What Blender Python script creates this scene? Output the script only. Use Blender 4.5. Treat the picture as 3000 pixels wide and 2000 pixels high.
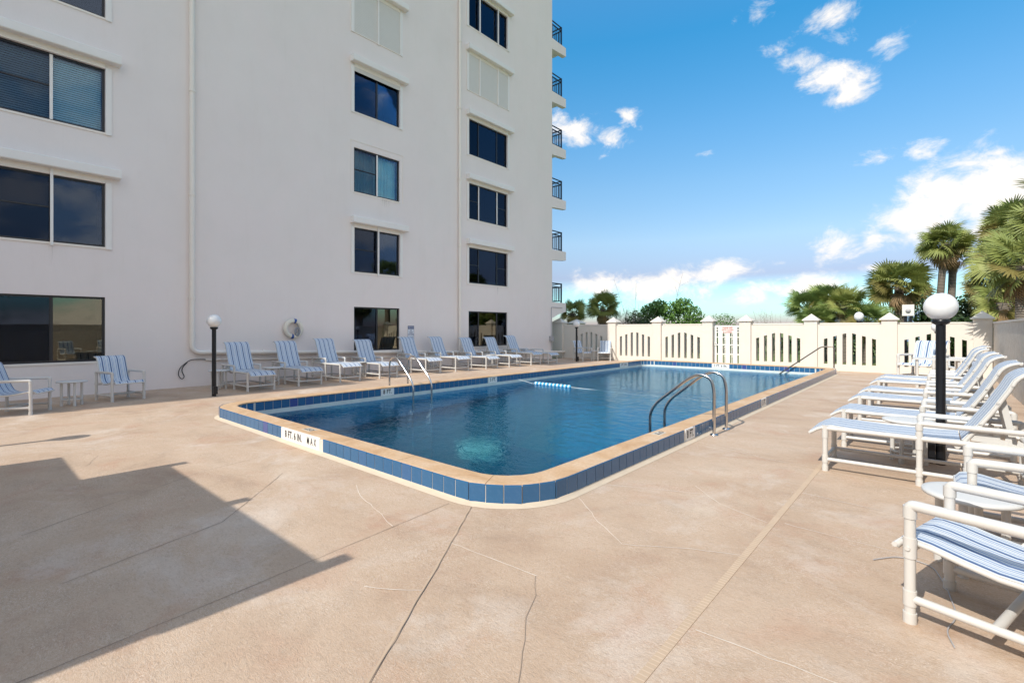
import bpy, bmesh, math, random
from mathutils import Vector, Matrix, Euler
PI = math.pi
R = math.radians
random.seed(7)
scn = bpy.context.scene
for o in list(bpy.data.objects): bpy.data.objects.remove(o)
col = scn.collection

# ------------------------------------------------------------------ camera
cd = bpy.data.cameras.new('camera'); cam = bpy.data.objects.new('camera', cd); col.objects.link(cam)
cd.sensor_width = 36.0; cd.lens = 1424.5 / 3000 * 36; cd.shift_y = -37 / 3000
cd.clip_start = 0.05; cd.clip_end = 3000
YAW = math.atan2(1245, 1424.5)
cam.location = (0, 0, 1.45); cam.rotation_euler = (PI / 2, 0, YAW)
scn.camera = cam
FW = Vector((-math.sin(YAW), math.cos(YAW), 0)); RT = Vector((math.cos(YAW), math.sin(YAW), 0))

# ------------------------------------------------------------------ light
SUN = Vector((-0.055, -1.0, 0.93)).normalized()
EL = math.asin(SUN.z); AZ = math.atan2(SUN.x, SUN.y)
sd = bpy.data.lights.new('sun', 'SUN'); sd.energy = 3.45; sd.angle = R(0.5); sd.color = (1.0, 0.94, 0.84)
so = bpy.data.objects.new('sun', sd); col.objects.link(so)
so.rotation_euler = (-SUN).to_track_quat('-Z', 'Y').to_euler(); so.location = (-5, -20, 30)
scn.view_settings.view_transform = 'Standard'; scn.view_settings.look = 'None'
scn.view_settings.exposure = 0.40; scn.view_settings.gamma = 1.0
scn.view_settings.use_curve_mapping = False

world = bpy.data.worlds.new('World'); scn.world = world; world.use_nodes = True
wt = world.node_tree; wt.nodes.clear()
def wn(t, **k):
    n = wt.nodes.new(t)
    for a, b in k.items(): setattr(n, a, b)
    return n
def wl(a, b): wt.links.new(a, b)
def wmath(op, a, b=None, c=None, clamp=False):
    n = wn('ShaderNodeMath', operation=op, use_clamp=clamp)
    for i, v in enumerate((a, b, c)):
        if v is None: continue
        if isinstance(v, (int, float)): n.inputs[i].default_value = v
        else: wl(v, n.inputs[i])
    return n.outputs[0]
sky = wn('ShaderNodeTexSky', sky_type='NISHITA', sun_disc=False, sun_elevation=EL, sun_rotation=AZ,
         altitude=0, air_density=1.0, dust_density=0.4, ozone_density=2.5)
hsv = wn('ShaderNodeHueSaturation'); hsv.inputs['Hue'].default_value = 0.492; hsv.inputs['Saturation'].default_value = 1.12; hsv.inputs['Value'].default_value = 1.25
wl(sky.outputs[0], hsv.inputs['Color'])
sepz = wn('ShaderNodeSeparateXYZ'); tcz = wn('ShaderNodeTexCoord'); wl(tcz.outputs['Generated'], sepz.inputs[0])
tint = wn('ShaderNodeValToRGB'); wl(sepz.outputs[2], tint.inputs[0])
TE = tint.color_ramp.elements
for p_, c_ in ((0.0, (.40, .27, .41)), (.05, (.47, .31, .46)), (.1, (.60, .49, .57)), (.17, (.90, .78, .75)), (.27, (.86, .90, .89)), (.36, (.70, .97, 1.02)), (.5, (.36, 1.03, 1.16)), (1.0, (.62, .98, 1.05))):
    e_ = TE[0] if p_ == 0 else TE[1] if p_ == 1 else TE.new(p_)
    e_.color = (c_[0] * .5, c_[1] * .5, c_[2] * .5, 1)
tinted = wn('ShaderNodeMix', data_type='RGBA', blend_type='MULTIPLY'); tinted.inputs['Factor'].default_value = 1
wl(hsv.outputs[0], tinted.inputs['A']); wl(tint.outputs[0], tinted.inputs['B'])
hsv.inputs['Value'].default_value = 2.5
tc = wn('ShaderNodeTexCoord')
DIR = tc.outputs['Generated']
def dirpx(u, v):                       # direction of a cloud measured on the photograph (fixed world direction)
    t = (u - 1176) / 1116.8
    return (FW + RT * t + Vector((0, 0, 1)) * ((755 - v) / 1116.8)).normalized()
CL = [(1765,120,46,22,.8),(1830,145,60,27,1),(1905,178,66,36,1.2),(1950,205,62,42,1.3),(2005,185,26,28,.7),(1905,35,58,42,.85),(1935,95,66,26,.6),(1745,35,34,30,.6),(1695,42,34,16,.4),
      (2040,95,40,36,.6),(1330,300,72,34,1),(1445,270,27,26,1.1),(1395,318,46,30,.9),(1290,275,24,36,.7),(1620,355,22,16,.5),
      (2290,430,190,95,1.7),(2180,455,130,76,1.6),(2110,510,120,56,1.3),(2330,500,130,80,1.5),(2020,360,44,17,.8),(2105,350,50,18,.6),(2290,350,100,22,.9),
      (1925,565,58,36,.95),(2008,545,36,30,.95),(1500,658,170,34,1.3),(1650,625,85,32,1.4),(1400,655,120,32,1.1),(1560,642,90,30,1.3),(1720,665,70,30,.8),(1870,658,110,34,1.3),(1960,665,70,22,.8),(2015,615,44,13,.8),(1795,605,30,8,.5),(2280,300,30,14,.4)]
acc = None
for u, v, rx, ry, s in CL:
    c = dirpx(u, v)
    hx = (dirpx(u + rx, v) - dirpx(u - rx, v)).xy.length / 2; vz = (dirpx(u, v - ry) - dirpx(u, v + ry)).length / 2
    a = wn('ShaderNodeVectorMath', operation='SUBTRACT'); wl(DIR, a.inputs[0]); a.inputs[1].default_value = c
    m = wn('ShaderNodeVectorMath', operation='MULTIPLY'); wl(a.outputs[0], m.inputs[0]); m.inputs[1].default_value = (1 / hx, 1 / hx, 1 / vz)
    l = wn('ShaderNodeVectorMath', operation='LENGTH'); wl(m.outputs[0], l.inputs[0])
    d = wmath('MAXIMUM', wmath('MULTIPLY_ADD', l.outputs['Value'], -0.72 * s, s * .92), -1.2)
    acc = d if acc is None else wmath('MAXIMUM', acc, d)
# unseen clouds behind and overhead, cover raised to whiten the ambient light
sep = wn('ShaderNodeSeparateXYZ'); wl(DIR, sep.inputs[0])
zz = wmath('ADD', wmath('MAXIMUM', sep.outputs[2], 0.0), 0.22)
cx_ = wmath('DIVIDE', sep.outputs[0], zz); cy_ = wmath('DIVIDE', sep.outputs[1], zz)
cmb = wn('ShaderNodeCombineXYZ'); wl(cx_, cmb.inputs[0]); wl(cy_, cmb.inputs[1])
n1 = wn('ShaderNodeTexNoise'); n1.inputs['Scale'].default_value = 1.15; n1.inputs['Detail'].default_value = 2; wl(cmb.outputs[0], n1.inputs['Vector'])
back = wmath('MULTIPLY', wmath('SUBTRACT', n1.outputs[0], 0.37), 5.0)
facing = wn('ShaderNodeVectorMath', operation='DOT_PRODUCT'); wl(DIR, facing.inputs[0]); facing.inputs[1].default_value = (FW + RT * 0.5).normalized()
away = wn('ShaderNodeMapRange'); away.inputs[1].default_value = 0.72; away.inputs[2].default_value = 0.3; away.inputs[3].default_value = -4.0; away.inputs[4].default_value = 0.0
wl(facing.outputs['Value'], away.inputs[0])
acc = wmath('MAXIMUM', acc, wmath('ADD', back, away.outputs[0]))
n2 = wn('ShaderNodeTexNoise'); n2.inputs['Scale'].default_value = 15; n2.inputs['Detail'].default_value = 9; n2.inputs['Roughness'].default_value = 0.66; n2.inputs['Distortion'].default_value = 0.35
mp = wn('ShaderNodeMapping'); mp.inputs['Scale'].default_value = (1, 1, 1.5); wl(DIR, mp.inputs[0]); wl(mp.outputs[0], n2.inputs['Vector'])
dens = wmath('ADD', acc, wmath('MULTIPLY', wmath('SUBTRACT', n2.outputs[0], 0.5), 3.0))
cm = wn('ShaderNodeMapRange', interpolation_type='SMOOTHSTEP'); cm.inputs[1].default_value = 0.12; cm.inputs[2].default_value = 1.05; cm.inputs[4].default_value = 0.93
wl(dens, cm.inputs[0])
# thicker cloud is a little greyer
shade = wn('ShaderNodeMix', data_type='RGBA'); shade.inputs['A'].default_value = (6.7, 6.35, 6.0, 1); shade.inputs['B'].default_value = (8.1, 7.5, 6.8, 1)
n3 = wn('ShaderNodeTexNoise'); n3.inputs['Scale'].default_value = 16; n3.inputs['Detail'].default_value = 4; wl(DIR, n3.inputs['Vector']); wl(n3.outputs[0], shade.inputs['Factor'])
cmix = wn('ShaderNodeMix', data_type='RGBA'); wl(cm.outputs[0], cmix.inputs['Factor']); wl(tinted.outputs['Result'], cmix.inputs['A']); wl(shade.outputs['Result'], cmix.inputs['B'])
bg = wn('ShaderNodeBackground'); bg.inputs['Strength'].default_value = 0.12; wl(cmix.outputs['Result'], bg.inputs[0])
wo = wn('ShaderNodeOutputWorld'); wl(bg.outputs[0], wo.inputs[0])

# ------------------------------------------------------------------ material helpers
class MT:
    def __init__(s, name):
        s.m = bpy.data.materials.new(name); s.m.use_nodes = True; s.t = s.m.node_tree
        s.b = s.t.nodes['Principled BSDF']; s.out = s.t.nodes['Material Output']
    def n(s, t, **k):
        n = s.t.nodes.new(t)
        for a, b in k.items(): setattr(n, a, b)
        return n
    def l(s, a, b): s.t.links.new(a, b)
    def coord(s, sc=(1, 1, 1), which='Object', rot=(0, 0, 0)):
        c = s.n('ShaderNodeTexCoord'); m = s.n('ShaderNodeMapping'); m.inputs['Scale'].default_value = sc; m.inputs['Rotation'].default_value = rot
        s.l(c.outputs[which], m.inputs[0]); return m.outputs[0]
    def noise(s, vec, scale, detail=4, rough=.55, dist=0):
        n = s.n('ShaderNodeTexNoise'); n.inputs['Scale'].default_value = scale; n.inputs['Detail'].default_value = detail
        n.inputs['Roughness'].default_value = rough; n.inputs['Distortion'].default_value = dist
        if vec is not None: s.l(vec, n.inputs['Vector'])
        return n.outputs[0]
    def ramp(s, fac, stops, interp='LINEAR'):
        r = s.n('ShaderNodeValToRGB'); r.color_ramp.interpolation = interp
        e = r.color_ramp.elements
        while len(e) < len(stops): e.new(0.5)
        for i, (p, c) in enumerate(stops):
            e[i].position = p; e[i].color = (*c, 1) if not isinstance(c, (int, float)) else (c, c, c, 1)
        s.l(fac, r.inputs[0]); return r.outputs[0]
    def mix(s, f, a, b, blend='MIX'):
        m = s.n('ShaderNodeMix', data_type='RGBA', blend_type=blend)
        for sock, v in (('Factor', f), ('A', a), ('B', b)):
            if isinstance(v, (int, float)): m.inputs[sock].default_value = v if sock == 'Factor' else (v, v, v, 1)
            elif isinstance(v, tuple): m.inputs[sock].default_value = (*v, 1)
            else: s.l(v, m.inputs[sock])
        return m.outputs['Result']
    def math(s, op, a, b=None, c=None, clamp=False):
        n = s.n('ShaderNodeMath', operation=op, use_clamp=clamp)
        for i, v in enumerate((a, b, c)):
            if v is None: continue
            if isinstance(v, (int, float)): n.inputs[i].default_value = v
            else: s.l(v, n.inputs[i])
        return n.outputs[0]
    def bump(s, h, strength=.3, dist=.01):
        b = s.n('ShaderNodeBump'); b.inputs['Strength'].default_value = strength; b.inputs['Distance'].default_value = dist
        s.l(h, b.inputs['Height']); s.l(b.outputs[0], s.b.inputs['Normal']); return b.outputs[0]
    def set(s, color=None, rough=None, metal=None, spec=None):
        if color is not None:
            if isinstance(color, tuple): s.b.inputs['Base Color'].default_value = (*color, 1)
            else: s.l(color, s.b.inputs['Base Color'])
        if rough is not None:
            if isinstance(rough, (int, float)): s.b.inputs['Roughness'].default_value = rough
            else: s.l(rough, s.b.inputs['Roughness'])
        if metal is not None: s.b.inputs['Metallic'].default_value = metal
        if spec is not None: s.b.inputs['Specular IOR Level'].default_value = spec
        return s
def simple(name, color, rough=.6, metal=0, var=.12, scale=6, bump=0, bscale=80, spec=.5):
    m = MT(name); v = m.coord()
    c = m.mix(m.noise(v, scale, 5), tuple(x * (1 - var) for x in color), tuple(min(1, x * (1 + var)) for x in color))
    m.set(c, rough, metal, spec)
    if bump: m.bump(m.noise(v, bscale, 4, .6), bump, .004)
    return m.m

M = {}
# --- deck: sponge-textured tan concrete with mottled stains
m = MT('deck_concrete'); v = m.coord()
big = m.noise(m.coord((.9, 1.4, 1)), .55, 5, .6, .8)
c = m.ramp(big, [(.28, (.405, .275, .19)), (.45, (.49, .352, .247)), (.6, (.53, .392, .284)), (.75, (.59, .475, .37))])
st = m.ramp(m.noise(v, 1.5, 6, .65, .6), [(.52, 0), (.70, .55)])
c = m.mix(st, c, (.46, .26, .17))
wh = m.ramp(m.noise(m.coord((1, 1, 1), rot=(0, 0, 1)), 1.0, 6, .7, .5), [(.53, 0), (.7, .6)])
c = m.mix(wh, c, (.66, .58, .51))
dk = m.ramp(m.noise(m.coord((.7, 1.1, 1), rot=(0, 0, .4)), 2.3, 6, .65, .9), [(.5, 0), (.75, .3)])
c = m.mix(dk, c, (.25, .185, .135))
wv = m.n('ShaderNodeTexNoise'); wv.inputs['Scale'].default_value = 42; wv.inputs['Detail'].default_value = 5; wv.inputs['Roughness'].default_value = .7; wv.inputs['Distortion'].default_value = 1.6
m.l(m.coord((1, 2.4, 1), rot=(0, 0, .5)), wv.inputs['Vector'])
c = m.mix(m.ramp(wv.outputs[0], [(.33, .3), (.5, 0)]), c, (.26, .195, .145))
c = m.mix(m.ramp(wv.outputs[0], [(.57, 0), (.72, .4)]), c, (.60, .52, .44))
w2 = m.noise(m.coord((1, 2.8, 1), rot=(0, 0, -.35)), 15, 6, .72, 1.8)
c = m.mix(m.ramp(w2, [(.34, .34), (.48, 0)]), c, (.27, .19, .13)); c = m.mix(m.ramp(w2, [(.58, 0), (.72, .38)]), c, (.64, .55, .45))
w3 = m.noise(m.coord((1, 1.9, 1), rot=(0, 0, .9)), 19, 3, .55, 2.6)
rd = m.math('ABSOLUTE', m.math('SUBTRACT', w3, .5))
pm = m.ramp(m.noise(v, 1.7, 4, .6), [(.4, .15), (.62, .75)])
c = m.mix(m.math('MULTIPLY', m.ramp(rd, [(.0, .9), (.035, 0)]), pm), c, (.72, .62, .52))
m.set(c, .82); m.bump(m.math('ADD', m.math('ADD', wv.outputs[0], m.math('MULTIPLY', w2, 1.5)), m.math('MULTIPLY', rd, -3.0)), .4, .006); M['deck'] = m.m
M['joint'] = simple('joint_filler', (.22, .17, .135), .9)
M['crack_dark'] = simple('hairline_crack', (.33, .25, .19), .9)
M['joint_pale'] = simple('pale_crack_filler', (.72, .64, .55), .9)
M['drain'] = simple('drain_plastic', (.50, .375, .265), .8)
M['drain_dark'] = simple('drain_slot', (.565, .445, .335), .9)
# --- stucco
def stucco(name, base, bs=.35, stain=.25, sc=60):
    m = MT(name); v = m.coord()
    c = m.mix(m.noise(v, .6, 6, .6), tuple(x * .93 for x in base), tuple(min(.9, x * 1.05) for x in base))
    s = m.ramp(m.noise(m.coord((1.6, 1.6, .25)), 1.1, 6, .7), [(.52, 0), (.8, stain)])
    c = m.mix(s, c, tuple(x * y for x, y in zip(base, (.8, .76, .7))))
    pt = m.ramp(m.noise(v, .35, 5, .65, 1.2), [(.47, 0), (.56, .22)]); c = m.mix(pt, c, tuple(min(.9, x * y) for x, y in zip(base, (1.06, 1.0, 1.02))))
    sm = m.ramp(m.noise(m.coord((1, 1, .5)), 2.6, 7, .72, .4), [(.55, 0), (.78, stain)]); c = m.mix(sm, c, tuple(x * y for x, y in zip(base, (.86, .83, .82))))
    dr_ = m.ramp(m.noise(m.coord((7, 7, .3)), 1.0, 6, .75), [(.60, 0), (.80, stain * .9)]); c = m.mix(dr_, c, tuple(x * y for x, y in zip(base, (.72, .66, .58))))
    m.set(c, .9, spec=.2); m.bump(m.math('ADD', m.noise(v, sc, 5, .65), m.math('MULTIPLY', m.noise(v, 2.2, 3), 1.5)), bs, .008); return m.m
M['facade'] = stucco('facade_stucco', (.87, .79, .755), .3, .15, 45)
M['fence'] = stucco('fence_stucco', (.72, .665, .595), .3, .22, 45)
m = MT('rough_wall_stucco'); v = m.coord()
c = m.mix(m.noise(v, 3, 8, .7), (.70, .62, .52), (.88, .83, .75)); c = m.mix(m.ramp(m.noise(v, 9, 6, .75), [(.45, 0), (.7, .6)]), c, (.55, .48, .40))
m.set(c, .95); m.bump(m.noise(v, 16, 8, .75), 1.0, .06); M['rough'] = m.m
M['trim'] = simple('trim_paint', (.88, .81, .73), .55, var=.04)
M['alu_white'] = simple('white_aluminium', (.86, .82, .78), .45, var=.04)
M['frame'] = simple('bronze_frame', (.018, .018, .022), .35, var=.2)
M['shutter'] = simple('shutter_slats', (.70, .67, .62), .55, var=.04)
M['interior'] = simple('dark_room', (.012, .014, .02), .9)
M['interior_lit'] = simple('room_wall', (.05, .05, .055), .9)
M['curtain'] = simple('teal_curtain', (.46, .90, .93), .85, var=.1)
M['blind'] = simple('pale_blind', (.62, .90, .95), .7, var=.05)
M['screen'] = simple('grey_screen', (.17, .165, .175), .8, var=.25, scale=3)
def glass(name, tint, refl, gt=(.44, .54, .76)):
    m = MT(name)
    tr = m.n('ShaderNodeBsdfTransparent'); tr.inputs[0].default_value = (*tint, 1)
    gl = m.n('ShaderNodeBsdfGlossy'); gl.inputs['Roughness'].default_value = 0.015; gl.inputs[0].default_value = (*gt, 1)
    fr = m.n('ShaderNodeFresnel'); fr.inputs[0].default_value = 1.5
    b = m.n('ShaderNodeBump'); b.inputs['Strength'].default_value = .02; b.inputs['Distance'].default_value = .02
    m.l(m.noise(m.coord(), 1.2, 2), b.inputs['Height']); m.l(b.outputs[0], fr.inputs['Normal']); m.l(b.outputs[0], gl.inputs['Normal'])
    f = m.math('ADD', m.math('MULTIPLY', fr.outputs[0], 1.0), refl, clamp=True)
    mx = m.n('ShaderNodeMixShader'); m.l(f, mx.inputs[0]); m.l(tr.outputs[0], mx.inputs[1]); m.l(gl.outputs[0], mx.inputs[2])
    m.l(mx.outputs[0], m.out.inputs['Surface']); return m.m
M['glass'] = glass('tinted_glass', (.90, .95, .97), .03)
M['glass_ground'] = glass('clear_glass', (.6, .62, .6), .10, (.80, .76, .62))
M['glass_screen'] = glass('screened_glass', (.68, .70, .74), .0)
# --- pool
m = MT('pool_tile_glaze'); v = m.coord()
oi = m.n('ShaderNodeObjectInfo')
c = m.ramp(oi.outputs['Random'], [(0, (.024, .115, .26)), (.35, (.032, .135, .29)), (.7, (.027, .12, .26)), (.95, (.034, .125, .28)), (.97, (.05, .085, .28)), (1, (.06, .085, .29))])
c = m.mix(m.ramp(m.noise(v, 18, 6, .7), [(.5, 0), (.8, .45)]), c, (.075, .18, .34))
m.set(c, .14, spec=.6); m.bump(m.noise(v, 9, 3), .08, .004); M['tile'] = m.m
M['grout'] = simple('white_grout', (.66, .63, .57), .85, var=.12, scale=14)
M['cove'] = simple('cove_mortar', (.60, .50, .385), .9, var=.12, scale=9, bump=.3)
M['marker'] = simple('white_marker_tile', (.80, .795, .78), .3, var=.05, scale=12)
M['ink'] = simple('black_lettering', (.012, .012, .014), .5)
M['red_ink'] = simple('red_lettering', (.45, .03, .04), .5)
M['blue_ink'] = simple('navy_lettering', (.02, .04, .16), .5)
m = MT('coping_concrete'); v = m.coord(which='Object')
g_ = m.n('ShaderNodeNewGeometry')
c = m.ramp(m.noise(g_.outputs['Position'], 2.4, 8, .7, .8), [(.3, (.46, .27, .135)), (.48, (.58, .385, .225)), (.68, (.66, .50, .35))])
c = m.mix(m.ramp(m.noise(g_.outputs['Position'], 34, 6, .7), [(.45, .35), (.6, 0)]), c, (.42, .26, .14))
m.set(c, .75); m.bump(m.noise(g_.outputs['Position'], 60, 5, .7), .35, .004); M['coping'] = m.m
M['plaque'] = simple('worn_plaque', (.55, .50, .42), .6, var=.1, scale=20)
m = MT('pool_plaster'); v = m.coord()
c = m.mix(m.noise(v, 1.2, 5), (.008, .155, .235), (.014, .195, .285)); m.set(c, .8); M['plaster'] = m.m
M['waterline'] = simple('waterline_plaster', (.62, .66, .64), .7, var=.15, scale=8)
M['glow_disc'] = simple('pale_glow_disc', (.82, .84, .82), .5)
m = MT('pool_water'); v = m.coord()
tr = m.n('ShaderNodeBsdfTransparent'); tr.inputs[0].default_value = (.92, .97, 1, 1)
gl = m.n('ShaderNodeBsdfGlossy'); gl.inputs['Roughness'].default_value = .012; gl.inputs[0].default_value = (.46, .68, .90, 1)
fr = m.n('ShaderNodeFresnel'); fr.inputs[0].default_value = 1.33
h1 = m.noise(m.coord((1, 1.5, 1), rot=(0, 0, .35)), 3.4, 3, .55, .5); h2 = m.noise(m.coord((1.2, 1, 1), rot=(0, 0, -.5)), 13, 4, .6, .3)
hh = m.math('ADD', h1, m.math('MULTIPLY', h2, .16))
b = m.n('ShaderNodeBump'); b.inputs['Strength'].default_value = .34; b.inputs['Distance'].default_value = .042
m.l(hh, b.inputs['Height']); m.l(b.outputs[0], gl.inputs['Normal']); m.l(b.outputs[0], fr.inputs['Normal'])
rf = m.n('ShaderNodeBsdfRefraction'); rf.inputs['IOR'].default_value = 1.33; rf.inputs['Roughness'].default_value = .02; m.l(b.outputs[0], rf.inputs['Normal'])
m0 = m.n('ShaderNodeMixShader'); m0.inputs[0].default_value = .65; m.l(tr.outputs[0], m0.inputs[1]); m.l(rf.outputs[0], m0.inputs[2])
mx = m.n('ShaderNodeMixShader'); m.l(fr.outputs[0], mx.inputs[0]); m.l(m0.outputs[0], mx.inputs[1]); m.l(gl.outputs[0], mx.inputs[2])
va = m.n('ShaderNodeVolumeAbsorption'); va.inputs['Color'].default_value = (.05, .86, .90, 1); va.inputs['Density'].default_value = .32
m.l(mx.outputs[0], m.out.inputs['Surface']); m.l(va.outputs[0], m.out.inputs['Volume']); M['water'] = m.m
M['steel'] = simple('stainless_steel', (.62, .60, .58), .2, 1.0, var=.05)
M['float_blue'] = simple('blue_float', (.06, .42, .72), .4); M['float_white'] = simple('white_float', (.66, .70, .73), .4)
M['rope'] = simple('white_rope', (.6, .62, .62), .8)
# --- furniture
m = MT('white_pvc'); v = m.coord()
c = m.mix(m.noise(v, 4, 5), (.585, .565, .535), (.66, .645, .62)); c = m.mix(m.ramp(m.noise(v, 11, 6, .7), [(.58, 0), (.8, .3)]), c, (.55, .50, .43))
m.set(c, .38); M['pvc'] = m.m
M['tabletop'] = simple('table_plastic', (.62, .62, .61), .5, var=.05)
def sling(name):
    m = MT(name); tcn = m.n('ShaderNodeTexCoord'); sp = m.n('ShaderNodeSeparateXYZ'); m.l(tcn.outputs['Object'], sp.inputs[0])
    f = m.math('FRACT', m.math('MULTIPLY', m.math('ADD', sp.outputs[1], 5.0), 7.4))
    W, L, B, N = (.84, .86, .87), (.58, .69, .81), (.27, .41, .65), (.06, .10, .25)
    c = m.ramp(f, [(0, W), (.09, B), (.15, W), (.25, L), (.32, W), (.40, B), (.48, W), (.56, L), (.62, B), (.66, N), (.76, B), (.80, W), (.88, L), (.94, B)], 'CONSTANT')
    w = m.noise(m.coord((260, 260, 260)), 1, 1)
    c = m.mix(m.ramp(w, [(.3, 0), (.7, .05)]), c, (.5, .56, .64))
    m.set(c, .6, spec=.35); m.b.inputs['Sheen Weight'].default_value = .25; m.b.inputs['Sheen Roughness'].default_value = .35
    m.bump(w, .05, .001)
    d = m.n('ShaderNodeBsdfTranslucent'); m.l(c, d.inputs[0])
    mx = m.n('ShaderNodeMixShader'); mx.inputs[0].default_value = .22
    m.l(m.b.outputs[0], mx.inputs[1]); m.l(d.outputs[0], mx.inputs[2]); m.l(mx.outputs[0], m.out.inputs['Surface'])
    return m.m
M['sling'] = sling('striped_sling')
M['black'] = simple('black_paint', (.008, .009, .012), .32, var=.2)
m = MT('white_acrylic_globe'); m.set((.80, .80, .80), .28); m.b.inputs['Subsurface Weight'].default_value = .25; m.b.inputs['Subsurface Radius'].default_value = (.1, .1, .1); M['globe'] = m.m
M['navy_rail'] = simple('dark_navy_paint', (.006, .010, .026), .4)
M['grey_pipe'] = simple('grey_conduit', (.42, .41, .42), .6)
M['buoy'] = simple('white_buoy', (.75, .70, .60), .6); M['band'] = simple('blue_band', (.03, .09, .32), .5); M['rope_grey'] = simple('grey_rope', (.35, .36, .40), .9)
M['sign'] = simple('white_sign', (.75, .77, .82), .4)
M['gate'] = simple('gate_paint', (.77, .75, .69), .55, var=.05)
M['wood'] = simple('painted_timber', (.5, .46, .40), .7)
# --- plants
def leafmat(name, a, b, rough=.5, trans=.25):
    m = MT(name); oi = m.n('ShaderNodeObjectInfo')
    n = m.noise(m.coord(), 2.5, 5, .6)
    c = m.mix(m.math('MULTIPLY_ADD', oi.outputs['Random'], .5, m.math('MULTIPLY', n, .5)), a, b)
    m.set(c, rough, spec=.4)
    d = m.n('ShaderNodeBsdfTranslucent'); m.l(c, d.inputs[0]); mx = m.n('ShaderNodeMixShader'); mx.inputs[0].default_value = trans
    m.l(m.b.outputs[0], mx.inputs[1]); m.l(d.outputs[0], mx.inputs[2]); m.l(mx.outputs[0], m.out.inputs['Surface']); return m.m
M['palm'] = leafmat('palm_green', (.14, .20, .05), (.46, .47, .15))
M['palm_dark'] = leafmat('palm_deep_green', (.09, .17, .045), (.32, .39, .12))
M['palm_yellow'] = leafmat('palm_yellowing', (.20, .19, .05), (.30, .24, .09))
M['palm_dead'] = leafmat('palm_dead', (.30, .17, .07), (.54, .40, .24), .8)
M['leaf'] = leafmat('seagrape_green', (.05, .14, .025), (.15, .27, .06))
M['leaf_dark'] = leafmat('shrub_dark_green', (.022, .05, .015), (.06, .10, .03))
M['twig'] = leafmat('dry_twig', (.20, .17, .14), (.36, .32, .28), .9, .05)
m = MT('palm_bark'); v = m.coord(); w = m.n('ShaderNodeTexWave', bands_direction='Z'); w.inputs['Scale'].default_value = 5; w.inputs['Distortion'].default_value = 3; m.l(v, w.inputs[0])
c = m.mix(w.outputs[0], (.13, .105, .085), (.26, .225, .19)); m.set(c, .95); m.bump(w.outputs[0], .6, .03); M['bark'] = m.m
m = MT('lawn_grass'); v = m.coord(); c = m.mix(m.noise(v, .8, 8, .7), (.10, .15, .035), (.20, .24, .07)); m.set(c, .95); m.bump(m.noise(v, 40, 6, .8), 1, .05); M['lawn'] = m.m
M['far_blue'] = simple('far_blue_wall', (.16, .24, .36), .8)

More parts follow.
